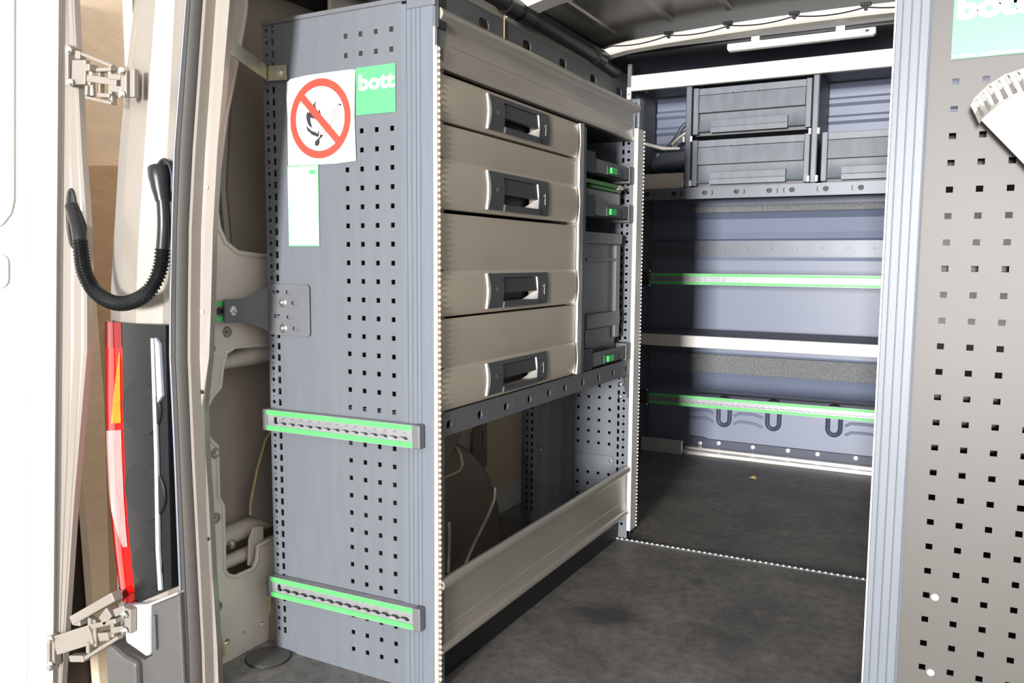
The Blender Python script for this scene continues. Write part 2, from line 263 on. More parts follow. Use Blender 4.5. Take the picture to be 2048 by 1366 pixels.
def rrect(cx, cz, w, h, r, n=4):
    o = []
    for (sx, sz, a0) in ((1,1,0),(-1,1,90),(-1,-1,180),(1,-1,270)):
        for i in range(n+1):
            a = math.radians(a0+90*i/n); o.append((cx+sx*(w/2-r)+r*math.cos(a), cz+sz*(h/2-r)+r*math.sin(a)))
    return o

def obj(name, src, material, parent=None, bevel=0, smooth=False, world=True, kind=None, label=None, seg=2):
    me = src.mesh(name) if isinstance(src, MB) else src
    me.name = name
    o = bpy.data.objects.new(name, me); COL.objects.link(o)
    if not me.materials: me.materials.append(MATS[material])
    if parent is not None:
        o.parent = parent
        if parent.type == 'EMPTY' and world: o.matrix_parent_inverse = Matrix.Translation(parent.location).inverted()
    if bevel:
        b = o.modifiers.new('bevel', 'BEVEL'); b.width = bevel; b.segments = seg; b.limit_method = 'ANGLE'; b.angle_limit = math.radians(40)
    if smooth:
        for p in me.polygons: p.use_smooth = True
        e = o.modifiers.new('split', 'EDGE_SPLIT'); e.split_angle = math.radians(38)
    if kind: o['kind'] = kind
    if label: o['label'] = label
    return o
def tag(o, label, cat, group=None):
    o['label'] = label; o['category'] = cat
    if group: o['group'] = group
    # a single mesh gets its origin at its own base
    if o.type == 'MESH' and o.parent is None and not o.children:
        vs = [v.co for v in o.data.vertices]
        c = Vector(((min(v.x for v in vs)+max(v.x for v in vs))/2, (min(v.y for v in vs)+max(v.y for v in vs))/2, min(v.z for v in vs)))
        o.data.transform(Matrix.Translation(-c)); o.location = c
    return o
def thing(name, label, cat, loc=(0,0,0), rotz=0, group=None):
    o = bpy.data.objects.new(name, None); COL.objects.link(o); o.empty_display_size = 0.05
    o.location = loc; o.rotation_euler = (0,0,rotz); o['label'] = label; o['category'] = cat
    if group: o['group'] = group
    return o
def struct(name, src, material, **k):
    o = obj(name, src, material, **k); o['kind'] = 'structure'; return o
def text_mesh(body, size, offset):
    cu = bpy.data.curves.new('lettering', 'FONT'); cu.body = body; cu.size = size; cu.offset = offset; cu.extrude = 0.0003; cu.resolution_u = 4
    t = bpy.data.objects.new('lettering_tmp', cu); COL.objects.link(t)
    dg = bpy.context.evaluated_depsgraph_get(); me = bpy.data.meshes.new_from_object(t.evaluated_get(dg))
    bpy.data.objects.remove(t); bpy.data.curves.remove(cu); me.materials.clear(); return me

# ================================================================== SETTING
struct('floor', MB().box(-0.56, 1.36, -0.30, 2.56, -0.03, 0.0), 'floor_mat')
struct('ground', MB().box(-7, 8, -9, 7, -0.68, -0.60), 'concrete')
gw = struct('wall_garage', MB().box(-1.62, -1.5, 0.10, 5.0, 0.75, 3.6).box(-1.62, -1.5, 0.45, 5.0, -0.6, 0.75), 'garage_beige')
for q, mt in ((BOARD_A, 'garage_beige'), (BOARD_B, 'garage_tan')):
    obj('board', MB().prism(q, 'x', -1.50, -1.46 if mt == 'garage_beige' else -1.47), mt, gw, bevel=0.003)
obj('dark_opening', MB().box(-1.60, -1.51, -1.2, 0.45, -0.6, 0.75), 'garage_dark', gw)

# --- left inner body side : pressed inner frame with openings, outer skin behind
wl = struct('wall_left', plate([(-0.215,0.0),(2.52,0.0),(2.52,1.75),(-0.215,1.75)],
    [OPEN_UP, OPEN_LOW]+[circ(c[0], c[1], r, 12) for c, r in WALL_HOLES]+[rrect(0.62,1.05,0.5,0.5,0.06), rrect(1.45,1.05,0.62,0.5,0.06), rrect(1.17,0.32,0.26,0.40,0.03)], 'x', -0.494, 0.004), 'silver_dull')
obj('outer_skin', MB().box(-0.63, -0.60, -0.20, 2.52, -0.02, 1.75), 'skin_shade', wl)
def rim(poly, r, x): return MB().tube([(x, p[0], p[1]) for p in poly], r, 8, closed=True)
obj('opening_rim', rim(OPEN_UP, 0.006, -0.491), 'silver_dull', wl, smooth=True)
obj('opening_rim', rim(OPEN_LOW, 0.005, -0.491), 'silver_dull', wl, smooth=True)
# upright rib, cross member and sill rolls
obj('rib', MB().tube([(-0.545,0.02,1.75),(-0.545,-0.005,1.35),(-0.55,-0.03,1.05),(-0.55,-0.02,0.93)], 0.014, 8), 'silver_paint', wl, smooth=True)
obj('cross_member', MB().tube([(-0.53,-0.10,0.66),(-0.53,0.02,0.675),(-0.53,0.30,0.69)], [0.012,0.026,0.028], 10), 'silver_dull', wl, smooth=True)
obj('stiffener', MB().prism(STIFF, 'x', -0.535, -0.529), 'silver_paint', wl, bevel=0.002)
obj('sealant_bead', MB().tube([(-0.528, p[0], p[1]) for p in STIFF[:5]], 0.003, 6), 'sealant', wl)
obj('sealant_bead', MB().tube([(-0.585,-0.055,0.668),(-0.57,0.0,0.648),(-0.57,0.06,0.660)], 0.004, 6), 'sealant', wl)
obj('sealant_bead', MB().tube([(-0.489,-0.128,0.078),(-0.488,-0.118,0.05),(-0.488,-0.114,0.02)], 0.004, 6), 'sealant', wl)
obj('sealant_bead', MB().tube([(-0.489,0.028,0.15),(-0.489,0.028,0.06)], 0.004, 6), 'sealant', wl)
obj('sill_roll', MB().tube([(-0.555,-0.10,0.255),(-0.555,0.30,0.27)], 0.022, 10), 'silver_dull', wl, smooth=True)
obj('sill_roll', MB().tube([(-0.535,-0.10,0.205),(-0.535,0.30,0.215)], 0.016, 10), 'silver_dull', wl, smooth=True)
for (y, z) in ((-0.079,0.7358),(-0.121,0.4777),(-0.125,0.3352),(-0.127,0.137)):
    m = MB()
    m.tube([(-0.489+0.001, y+0.009*math.cos(a), z+0.009*math.sin(a)) for a in [i*math.pi/6 for i in range(12)]], 0.003, 6, closed=True)
    obj('boss', m, 'silver_paint', wl, smooth=True)
obj('bolt', MB().dome((-0.53,-0.045,0.245), (1,0,0), 0.010, 0.008), 'zinc', wl)
obj('hinge_ear', MB().prism([(-0.02,0.19),(0.03,0.17),(0.03,0.27),(0.0,0.275),(-0.015,0.25)], 'x', -0.512, -0.506), 'silver_dull', wl, bevel=0.002)
obj('side_panel', MB().prism([(1.02,0.10),(1.30,0.10),(1.30,0.53),(0.93,0.53),(0.93,0.33),(1.02,0.30)], 'x', -0.492, -0.482), 'cream', wl, bevel=0.003)
# slotted upper frame rail
sl = [rrect(0.947+0.2925*i-0.0, 1.628, 0.062, 0.034, 0.016) for i in range(-1, 5)]
obj('slotted_rail', plate([(-0.1,1.545),(2.3,1.545),(2.3,1.675),(-0.1,1.675)], sl, 'x', -0.452, 0.004), 'dark_grey', wl)
obj('upper_rail_body', MB().box(-0.60, -0.50, -0.2, 2.5, 1.53, 1.80), 'roof_dark', wl)
obj('bolt', MB().dome((-0.446,1.865,1.60), (1,0,0), 0.012, 0.012), 'chrome', wl)
wr = struct('wall_right', plate([(-0.24,0.0),(2.56,0.0),(2.56,1.80),(-0.24,1.80)], [rrect(0.62,0.88,0.86,0.34,0.06)], 'x', 1.30, 0.06), 'skin_shade')  # unseen side opening added to let light into the right rack

# --- roof
roof_rows = []
for y in (-0.30, 0.5, 1.2, 1.8, 2.56):
    roof_rows.append([(x, y, 1.795+0.055*(1-((x-0.40)/0.98)**2)) for x in [-0.58+1.96*i/14 for i in range(15)]])
cl = struct('ceiling', MB().loft(roof_rows), 'roof_steel', smooth=True)
cl.modifiers.new('thick', 'SOLIDIFY').thickness = 0.004; cl.modifiers['thick'].offset = 1
def zroof(x): return 1.795+0.055*(1-((x-0.40)/0.98)**2)
for x in (-0.385, -0.145, 0.085, 0.325, 0.565, 0.80, 1.04):
    prof = lambda y: [(x-0.016, y, zroof(x)+0.001), (x-0.010, y, zroof(x)-0.007), (x+0.010, y, zroof(x)-0.007), (x+0.016, y, zroof(x)+0.001)]
    m = MB().loft([prof(-0.25), prof(1.13)]).loft([prof(1.20), prof(1.87)]); obj('roof_rib', m, 'roof_steel', cl)
for (x, y0, y1) in ((0.20, 1.45, 1.72),):
    obj('pressing', MB().prism(rrect(x, (y0+y1)/2, 0.035, y1-y0, 0.017), 'z', zroof(x)-0.008, zroof(x)+0.001), 'roof_steel', cl, bevel=0.004)
def bow(y0, y1, zb, h, xs, matname='white_metal', crown=0.035):
    rows = []
    for i in range(25):
        x = xs[0]+(xs[1]-xs[0])*i/24; c = zb+crown*(1-((x-0.40)/0.86)**2)
        if x < -0.36: c -= 0.02*((-0.36-x)/0.12)
        rows.append([(x,y0,c+h),(x,y0,c+0.008),(x,y0+0.008,c),(x,y1,c),(x,y1,c+h)])
    m = MB().loft(rows, closed=True); n = len(rows[0])
    m.f += [tuple(range(n)), tuple(range(24*n+n-1, 24*n-1, -1))]
    return m
obj('roof_bow', bow(1.86, 1.92, 1.728, 0.034, (-0.47, 1.29), crown=0.03), 'white_metal', cl, smooth=True)
obj('roof_bow', bow(1.12, 1.21, 1.715, 0.05, (-0.47, 1.29), crown=0.075), 'white_metal', cl, smooth=True)
obj('header_beam', MB().box(-0.50, 1.30, -0.24, -0.16, 1.785, 1.84), 'silver_dull', cl)
obj('front_liner', MB().box(-0.50, 1.30, 2.0, 2.52, 1.752, 1.765), 'roof_dark', cl)
for x in (-0.145, 0.085, 0.325, 0.565, 0.80):
    zb = 1.728+0.03*(1-((x-0.40)/0.86)**2)
    obj('clip', MB().box(x-0.018, x+0.018, 1.845, 1.862, zb+0.028, zb+0.040).box(x-0.006, x+0.006, 1.848, 1.862, zb+0.014, zb+0.03), 'black_plastic', cl, bevel=0.002)
def bowz(x): return 1.728+0.03*(1-((x-0.40)/0.86)**2)
wp = []
for i in range(60):
    x = -0.42+1.2*i/59; k = (x+0.385)/0.2375; fr = k-math.floor(k)
    wp.append((x, 1.855, bowz(x)+0.026-0.018*4*fr*(1-fr)*0.7))
tag(obj('roof_wire', MB().tube(wp, 0.0022, 6), 'black_plastic', smooth=True), 'thin black wire looping along the white roof bow in front of the strip lamp', 'wire')
# edge of the roof above the slotted rail
obj('roof_edge_strip', plate([(0.9,1.695),(2.0,1.695),(2.0,1.735),(0.9,1.735)], [rect(1.28,1.712,0.12,0.022), rect(1.46,1.712,0.13,0.022), rect(1.66,1.712,0.16,0.022)], 'x', -0.440, 0.004), 'dark_grey', cl)

# --- bulkhead
prof = [(0.0,2.46),(0.29,2.47),(0.335,2.52),(0.378,2.49),(0.455,2.49),(0.47,2.50),(0.90,2.50),(0.915,2.495),(0.99,2.495),(1.0,2.52),(1.03,2.53),(1.09,2.515),(1.12,2.47),(1.20,2.47),(1.24,2.50)]
z = 1.26
while z < 1.72: prof += [(z,2.50),(z+0.012,2.485),(z+0.028,2.485),(z+0.04,2.50)]; z += 0.075
prof += [(1.76,2.50)]
wf = struct('wall_front', MB().loft([[(x, p[1], p[0]) for p in prof] for x in (-0.60, 1.36)]), 'bulkhead')
wf.modifiers.new('thick', 'SOLIDIFY').thickness = 0.02; wf.modifiers['thick'].offset = 1
obj('carpet_strip', MB().box(-0.22, 1.30, 2.474, 2.492, 0.376, 0.462), 'carpet', wf, bevel=0.003)
obj('carpet_strip', MB().box(-0.22, 1.30, 2.452, 2.474, 1.118, 1.150), 'carpet', wf, bevel=0.003)
pr_ = plate([(-0.55,0.918),(1.30,0.918),(1.30,0.988),(-0.55,0.988)], [circ(-0.26+0.105*i, 0.955, 0.005, 8) for i in range(14)], 'y', 2.480, 0.003)
obj('perforated_strip', pr_, 'hook_grey', wf)
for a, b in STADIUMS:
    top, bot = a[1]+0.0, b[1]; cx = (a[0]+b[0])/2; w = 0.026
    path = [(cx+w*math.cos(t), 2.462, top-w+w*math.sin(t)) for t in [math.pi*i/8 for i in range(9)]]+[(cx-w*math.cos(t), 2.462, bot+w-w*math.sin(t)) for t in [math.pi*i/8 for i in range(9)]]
    obj('stadium_bead', MB().tube(path, 0.010, 8, closed=True), 'bulkhead_dark', wf, smooth=True)  # shading of the pressed beads put into this darker colour
for l in LOUVRES:
    obj('louvre', MB().tube([(p[0], 2.464, p[1]) for p in l], 0.006, 8), 'bulkhead', wf, smooth=True)
obj('kick_plate', MB().prism([(-0.19,0.01),(1.30,0.01),(1.30,0.062),(-0.10,0.062),(-0.13,0.070),(-0.19,0.070)], 'y', 2.452, 2.462), 'bulkhead_dark', wf, bevel=0.002)
for (x, zz) in RIVETS:
    obj('rivet', MB().dome((x, 2.452, zz+0.014), (0,-1,0), 0.010, 0.002), 'bright_alu', wf)
obj('sill_strip', MB().box(-0.20, 1.30, 2.36, 2.41, 0.0, 0.018).box(-0.20, 1.30, 2.41, 2.45, 0.0, 0.026), 'bright_alu', wf, bevel=0.003)
obj('sill_strip', MB().box(-0.39, -0.19, 2.33, 2.35, 0.0, 0.066), 'bright_alu', wf, bevel=0.004)

# --- rear pillar : body pressing, rubber door seal, inner frame flange
def colx(k): return PILLAR[k]
def loft_cols(keys, z0=-1, z1=9, dy=None):
    rows = []
    for i, zz in enumerate(PILLAR_Z):
        if zz < z0 or zz > z1: continue
        rows.append([(PILLAR[k][1][i], PILLAR[k][0]+(dy or {}).get(k, 0), zz) for k in keys])
    return MB().loft(rows)
t1 = struct('trim_1', loft_cols(['outer','crease','fold','channel','lip']), 'silver_paint', smooth=False)
sd = t1.modifiers.new('thick', 'SOLIDIFY'); sd.thickness = 0.004
bv = t1.modifiers.new('bevel', 'BEVEL'); bv.width = 0.008; bv.segments = 3; bv.limit_method = 'ANGLE'; bv.angle_limit = math.radians(12)
rows = []
for i, zz in enumerate(PILLAR_Z):
    xa, xb = PILLAR['seal_a'][1][i], PILLAR['seal_b'][1][i]; w = xb-xa
    rows.append([(xa-0.012,-0.214,zz),(xa-0.008,-0.244,zz),(xa-0.001,-0.248,zz)]); 
t2 = struct('trim_2', MB().loft(rows), 'lip_grey', smooth=True); t2.modifiers.new('thick', 'SOLIDIFY').thickness = 0.004
rows = []
for i, zz in enumerate(PILLAR_Z):
    xa, xb = PILLAR['seal_a'][1][i], PILLAR['seal_b'][1][i]; w = xb-xa
    rows.append([(xa,-0.215,zz),(xa,-0.240,zz),(xa+0.2*w,-0.250,zz),(xa+0.45*w,-0.250,zz),(xa+0.5*w,-0.243,zz),(xa+0.58*w,-0.252,zz),(xa+0.85*w,-0.246,zz),(xb,-0.232,zz),(xb,-0.212,zz)])
obj('rubber_seal', MB().loft(rows), 'seal_rubber', t2, smooth=True)
rows = []
for i, zz in enumerate(PILLAR_Z):
    xa, xb = PILLAR['seal_b'][1][i], PILLAR['frame_b'][1][i]
    rows.append([(xa+0.001,-0.205,zz),(xa+0.002,-0.238,zz),(xa+0.010,-0.238,zz),(xa+0.013,-0.218,zz),(xb,-0.213,zz),(xb-0.012,-0.19,zz)])
t3 = struct('trim_3', MB().loft(rows), 'silver_paint'); t3.modifiers.new('thick', 'SOLIDIFY').thickness = 0.003
rows = []
for i, zz in enumerate(PILLAR_Z):
    xb = PILLAR['frame_b'][1][i]; rows.append([(xb-0.006,-0.205,zz),(-0.494,-0.15,zz)])
obj('return_flange', MB().loft(rows), 'silver_dull', t3)
for (x, zz) in ((-0.374,1.262),(-0.383,1.03),(-0.405,0.79),(-0.413,0.63),(-0.41,0.33),(-0.414,0.135)):
    obj('plug', MB().dome((x,-0.217,zz), (0,-1,0), 0.0045, 0.003, 8), 'silver_dull' if zz > 0.7 else 'black_plastic', t3)

# --- wheel arch pressed into the body side
rows = []
for (x, r) in ((-0.490,0.408),(-0.33,0.407),(-0.312,0.402),(-0.302,0.390),(-0.300,0.372)):
    rows.append([(x, 0.428+r*math.cos(math.pi*i/24), 0.001+1.02*r*math.sin(math.pi*i/24)) for i in range(25)])
m = MB().loft(rows); m.f.append(tuple(range(4*25, 5*25)))
wa = obj('wheel_arch', m, 'arch_paint', wl, smooth=True, label='dark painted wheel arch')
for l in ARCH_RIB: obj('rib', MB().tube(l, 0.0045, 8), 'rib_highlight', wa, smooth=True)
obj('gusset', MB().prism([(0.30,0.50),(0.56,0.44),(0.545,0.40),(0.36,0.29),(0.30,0.29)], 'x', -0.292, -0.286), 'arch_paint', wa, bevel=0.002)
obj('latch_plate', plate([(0.93,0.20),(1.02,0.20),(1.02,0.36),(0.93,0.34)], [rrect(0.985,0.30,0.02,0.05,0.004)], 'x', -0.478, 0.004), 'arch_paint', wl)
# ================================================================== LEFT RACK
def keyhole(cy, cz, d):
    # round hole with a tapered neck, d = +1/-1 neck direction
    r = 0.0095; pts = []
    for i in range(14):
        a = math.radians(40+280*i/13); pts.append((cy+d*r*math.cos(a)*1.0, cz+r*math.sin(a)))
    pts += [(cy+d*0.019, cz-0.0035), (cy+d*0.019, cz+0.0035)]
    return pts
def arc_slot(cy, cz, d):
    o = []
    for i in range(7):
        a = math.radians(-45+90*i/6); o.append((cy+d*(0.012+0.016*math.cos(a)), cz+0.016*math.sin(a)))
    for i in range(7):
        a = math.radians(45-90*i/6); o.append((cy+d*(0.012+0.013*math.cos(a)), cz+0.013*math.sin(a)))
    return o
LR = thing('van_rack', 'tall grey shelving rack with four wide drawers, perforated end panel and aluminium kick board', 'rack', (-0.22, 0.57, 0.0))
holes = [rect(-0.208-0.038*k+0.0, 1.343-0.038*r, 0.0095, 0.0095) for k in range(4) for r in range(35)]
holes = []
for k in range(4):
    for r in range(35):
        if 2 <= r <= 4 and k < 3: continue
        holes.append(rect(-0.104-0.038*k, 1.343-0.038*r, 0.0095, 0.0098))
for i in range(54):
    zz = 1.380-0.02512*i
    if zz < 0.03: break
    holes.append(rect(-0.4165, zz, 0.0085, 0.0145)); holes.append(circ(-0.4345, zz, 0.0048, 8))
    holes.append(circ(-0.4345, zz-0.01256, 0.0018, 6))
obj('end_panel', plate([(-0.446,0.0),(-0.079,0.0),(-0.079,1.396),(-0.446,1.396)], holes, 'y', 0.0, 0.0025), 'panel_grey', LR)
# extruded edge profile with fine grooves
gp = [(-0.080,0.006),(-0.080,-0.001)]
for x in (-0.066,-0.055,-0.044,-0.034): gp += [(x-0.0012,-0.002),(x-0.0006,-0.0005),(x+0.0006,-0.0005),(x+0.0012,-0.002)]
gp += [(-0.006,-0.002),(-0.002,0.002),(-0.002,0.03),(-0.006,0.03),(-0.006,0.006)]
obj('edge_profile', MB().prism(gp, 'z', 0.0, 1.386), 'profile_grey', LR)
obj('edge_trim', MB().box(-0.004, 0.0, -0.0035, 0.004, 0.0, 1.335), 'bright_alu', LR)
obj('corner_cap', MB().box(-0.066, 0.0, -0.004, 0.034, 1.374, 1.404), 'panel_grey', LR, bevel=0.003)
obj('corner_cap', MB().box(-0.004, 0.003, 0.004, 0.034, 1.335, 1.398), 'darker_grey', LR, bevel=0.001)
obj('top_edge', MB().box(-0.447, -0.066, -0.003, 0.02, 1.391, 1.400), 'dark_grey', LR, bevel=0.001)
def led_strip(a, b, r, pitch, off, parent):
    A, B = Vector(a), Vector(b); n = int((B-A).length/pitch); m = MB()
    for i in range(n):
        p = A.lerp(B, (i+0.5)/n); s = MB()
        m.tube([p-Vector(off)*r*0.9, p, p+Vector(off)*r*0.9], [r*0.5, r, r*0.5], 6)
    return m
obj('led_base', MB().box(0.0, 0.004, -0.002, 0.009, 0.02, 1.30), 'led_base', LR)
obj('led_beads', led_strip((0.0055,0.004,0.02), (0.0046,0.004,1.30), 0.0034, 0.0115, (0,0,1), LR), 'led_bead', LR, smooth=True, kind='stuff')
# inside back of the near panel
obj('panel_return', MB().box(-0.446,-0.443,0.003,0.03,0.0,1.39).box(-0.03,-0.006,0.006,0.03,0.0,1.386), 'dark_grey', LR)
# top rail (aluminium profile with rolled upper lip)
def rail_profile(zt, zb, lip, x0):
    o = []
    for i in range(9):
        a = math.radians(-60+240*i/8); o.append((x0+0.004+0.010*math.cos(a)-0.004, zt-0.012+0.012*math.sin(a)))
    o += [(x0-0.010, zt-0.026), (x0-0.016, zb+0.004), (x0-0.014, zb-0.0), (x0, zb), (x0+0.001, zb+0.006), (x0-0.003, zb+0.018), (x0-0.004, zb+0.048), (x0-0.0025, zb+0.049), (x0-0.0025, zb+0.0505), (x0-0.004, zb+0.0515), (x0-0.004, zt-0.034), (x0+0.0, zt-0.026)]
    return o
def rail_x(poly, y0, y1):
    m = MB(); n = len(poly)
    m.add([(p[0], y0, p[1]) for p in poly]+[(p[0], y1, p[1]) for p in poly], [tuple(range(n)), tuple(range(2*n-1, n-1, -1))]+[(i, (i+1) % n, n+(i+1) % n, n+i) for i in range(n)])
    return m
obj('top_rail', rail_x(rail_profile(1.374, 1.262, 0.012, 0.0), 0.010, 1.125), 'alu_rail', LR, smooth=True)
obj('top_shelf', MB().box(-0.44, -0.015, 0.006, 1.098, 1.262, 1.268), 'darker_grey', LR)
kp = rail_profile(0.245, 0.082, 0.012, 0.0)
obj('kick_board', rail_x(kp, 0.012, 1.125), 'alu_rail', LR, smooth=True)
obj('lower_lip', MB().tube([(-0.002,0.012,0.092),(-0.002,1.125,0.092)], 0.009, 8), 'alu_rail', LR, smooth=True)
obj('toe_kick', MB().box(-0.06, -0.028, 0.0, 1.13, 0.0, 0.086), 'black_rubber', LR, bevel=0.003)
# keyhole shelf rail
kh = []
for y, d in ((0.052,1),(0.175,1),(0.293,1),(0.41,1),(0.518,1),(0.603,-1),(0.72,-1),(0.836,-1),(0.948,-1),(1.06,-1)):
    kh.append(keyhole(y-d*0.004, 0.560, 1 if False else d)); kh.append(arc_slot(y+d*0.006, 0.560, d))
kh2 = []
for y, d in ((0.052,1),(0.175,1),(0.293,1),(0.41,1),(0.518,1),(0.603,-1),(0.72,-1),(0.836,-1),(0.948,-1),(1.06,-1)):
    kh2.append(circ(y-d*0.006, 0.560, 0.010, 12)); kh2.append(arc_slot(y-d*0.004, 0.560, d))
obj('shelf_rail', plate([(0.004,0.538),(1.098,0.538),(1.098,0.587),(0.004,0.587)], kh2, 'x', -0.006, 0.006), 'dark_grey', LR)
obj('shelf_board', MB().box(-0.44, -0.008, 0.006, 1.098, 0.578, 0.584), 'darker_grey', LR)
obj('keyhole_blackout', MB().box(-0.034, -0.031, 0.006, 1.098, 0.541, 0.578), 'black_plastic', LR)  # dark sheet added so the keyholes read as shaded
obj('shelf_rail_lip', MB().box(-0.035, -0.006, 0.006, 1.098, 0.538, 0.541), 'dark_grey', LR)
# drawers
ZD = [(1.253,1.164,1.252),(1.158,0.994,1.092),(0.986,0.781,0.872),(0.776,0.590,0.676)]
for (zt, zb, zs) in ZD:
    p = [(-0.020,zt),(-0.003,zt),(-0.0005,zt-0.003)]
    if zt-zs > 0.02: p += [(-0.0005,zs+0.004),(-0.002,zs+0.002),(-0.002,zs)]
    hb = zs-zb
    for i in range(9):
        t = i/8; p.append((-0.001+0.005*math.sin(math.pi*t), (zs-0.001)-t*(hb-0.004)))
    p += [(-0.003,zb),(-0.020,zb)]
    zh0, zh1 = zs-0.004, zb+0.006
    cz = (zh0+zh1)/2; hh = (zh0-zh1)/2*0.94
    ya, yb = 0.194, 0.489
    def bulge(zz): return -0.001+0.005*math.sin(math.pi*max(0, min(1, (zs-zz)/hb)))
    g0, g1 = 0.262, 0.432; gz0 = cz+hh*0.74; gz1 = cz-hh*0.66
    top_p = [q for q in p[1:-1] if q[1] > gz0]; low_p = [q for q in p[1:-1] if q[1] < gz1]
    m = rail_x(p, 0.012, g0)
    for part_m in (rail_x(p, g1, 0.668), rail_x([(-0.020,zt)]+top_p+[(bulge(gz0),gz0),(-0.020,gz0)], g0, g1), rail_x([(-0.020,gz1),(bulge(gz1),gz1)]+low_p+[(-0.020,zb)], g0, g1)): m.add(part_m.v, part_m.f)
    d = obj('drawer', m, 'drawer_paint', LR, smooth=True)
    obj('drawer_body', MB().box(-0.42, -0.034, 0.035, 0.66, zb+0.004, zt-0.012), 'darker_grey', d)
    # handle plate: curved sheet with a grip opening
    def plate_patch(y0, y1, za, zbb, out, nz=6):
        rows = []
        for j in range(nz+1):
            zz = za+(zbb-za)*j/nz; x = bulge(zz)+out
            rows.append([(x, y0, zz), (x, y1, zz)])
        return rows
    m = MB()
    for (a, b_, c0, c1) in ((ya,g0,cz+hh,cz-hh),(g1,yb,cz+hh,cz-hh),(g0,g1,cz+hh,gz0),(g0,g1,gz1,cz-hh)):
        m.loft(plate_patch(a, b_, c0, c1, 0.003, 4))
    hp = obj('handle_plate', m, 'handle_grey', d)
    s_ = hp.modifiers.new('thick', 'SOLIDIFY'); s_.thickness = 0.004; s_.offset = -1
    # bright curved end and silver grip cheek
    rows = []
    for j in range(9):
        t = j/8; zz = cz+hh*(1-2*t); x = bulge(zz); w = 0.003+0.006*math.sin(math.pi*t)
        rows.append([(x+0.0034, ya+w, zz), (x+0.0032, ya-0.002, zz), (x-0.001, ya-0.004, zz)])
    obj('end_strip', MB().loft(rows), 'bright_alu', d, smooth=True)
    zf = cz-hh*0.14
    obj('handle_flap', MB().prism([(bulge(gz0)-0.004, gz0-0.0015), (bulge(gz0)+0.001, gz0-0.0015), (bulge(zf)+0.002, zf), (bulge(zf)-0.008, zf-0.001)], 'y', g0+0.001, g1-0.004), 'handle_flap', d, bevel=0.0008)
    obj('grip_well', MB().box(-0.033, -0.030, g0-0.006, g1+0.006, gz1-0.004, gz0+0.004).box(-0.030, bulge(gz1)-0.001, g0, g1, gz1-0.004, gz1-0.0005), 'handle_flap', d)
    rows = []
    for j in range(9):
        t = j/8; zz = gz0+(gz1-gz0)*t; x = bulge(zz); u_ = max(0, (t-0.62)/0.38)
        rows.append([(x-0.020*u_, g1-0.004-0.034*u_, zz), (x+0.0032, g1-0.002, zz), (x+0.0034, g1+0.0005, zz)])
    ch = obj('grip_cheek', MB().loft(rows), 'bright_alu', d, smooth=True)
    obj('lock_mark', MB().tube([(bulge(cz)+0.0030, 0.232+0.005*math.cos(i*math.pi/5), cz+0.003+0.005*math.sin(i*math.pi/5)) for i in range(10)], 0.0007, 5, closed=True), 'hook_grey', d)
    mk = MB().box(bulge(cz)+0.0028, bulge(cz)+0.0034, 0.4655, 0.4668, cz-0.016, cz+0.010).box(bulge(cz)+0.0028, bulge(cz)+0.0034, 0.4585, 0.4672, cz+0.004, cz+0.006)
    obj('lever_mark', mk, 'bright_alu', d)
# divider between drawers and open column
p = []
for (zt, zb, zs) in ZD:
    p += [(0.672, zt), (0.672, zs)]
    hb = zs-zb
    p += [(0.672+0.005*math.sin(math.pi*i/6), zs-hb*i/6) for i in range(1, 6)]
p += [(0.672, 0.589), (0.700, 0.589), (0.700, 1.256)]
obj('divider', MB().prism(p, 'x', -0.03, 0.006), 'aluminium', LR, bevel=0.002)
obj('divider_wall', MB().box(-0.43, -0.03, 0.676, 0.682, 0.585, 1.26), 'darker_grey', LR)
obj('divider_lip', MB().box(-0.004, 0.003, 0.702, 0.724, 0.589, 1.25), 'profile_grey', LR, bevel=0.001)
# far side panel
fh = []
for k in range(4):
    for i in range(6): fh.append(rect(-0.066-0.0365*k, 0.276+0.0375*i+0.03, 0.009, 0.009))
    for i in range(5): fh.append(rect(-0.066-0.0365*k, 0.056+0.0375*i, 0.009, 0.009))
for i in range(52):
    zz = 0.05+0.02512*i
    if zz > 1.37: break
    fh.append(rect(-0.036, zz, 0.0075, 0.0145)); fh.append(circ(-0.0185, zz, 0.0048, 8))
    fh.append(circ(-0.0185, zz+0.01256, 0.0018, 6))
    fh.append(rect(-0.345, zz, 0.0075, 0.0145)); fh.append(circ(-0.363, zz, 0.0048, 8))
obj('far_panel', plate([(-0.385,0.0),(0.0,0.0),(0.0,1.38),(-0.385,1.38)], fh, 'y', 1.10, 0.003), 'panel_grey', LR)
obj('far_panel_back', MB().box(-0.385, -0.002, 1.135, 1.139, 0.0, 1.36), 'darker_grey', LR)
obj('panel_strap', MB().box(-0.33, -0.05, 1.0965, 1.10, 0.236, 0.268), 'panel_grey', LR, bevel=0.001)
for (x, zz) in ((-0.31,0.258),(-0.058,0.252)): obj('screw', MB().dome((x,1.0965,zz), (0,-1,0), 0.005, 0.003, 8), 'chrome', LR)
obj('front_post', MB().box(-0.001, 0.012, 1.098, 1.150, 0.03, 1.30), 'white_bar', LR, bevel=0.002)
obj('post_cap', MB().box(-0.03, 0.008, 1.120, 1.162, 1.30, 1.395), 'hook_grey', LR, bevel=0.006)
obj('led_beads', led_strip((0.013,1.152,0.03), (0.013,1.152,1.30), 0.0030, 0.0115, (0,0,1), LR), 'led_bead', LR, smooth=True, kind='stuff')
obj('led_base', MB().box(0.0, 0.012, 1.150, 1.158, 0.03, 1.30), 'dark_grey', LR)
obj('gusset', MB().prism([(1.04,0.535),(1.095,0.535),(1.095,0.46)], 'x', -0.006, -0.002), 'dark_grey', LR, bevel=0.001)
obj('gusset_bolt', MB().dome((-0.03,1.098,0.505), (0,-1,0), 0.008, 0.006), 'chrome', LR)
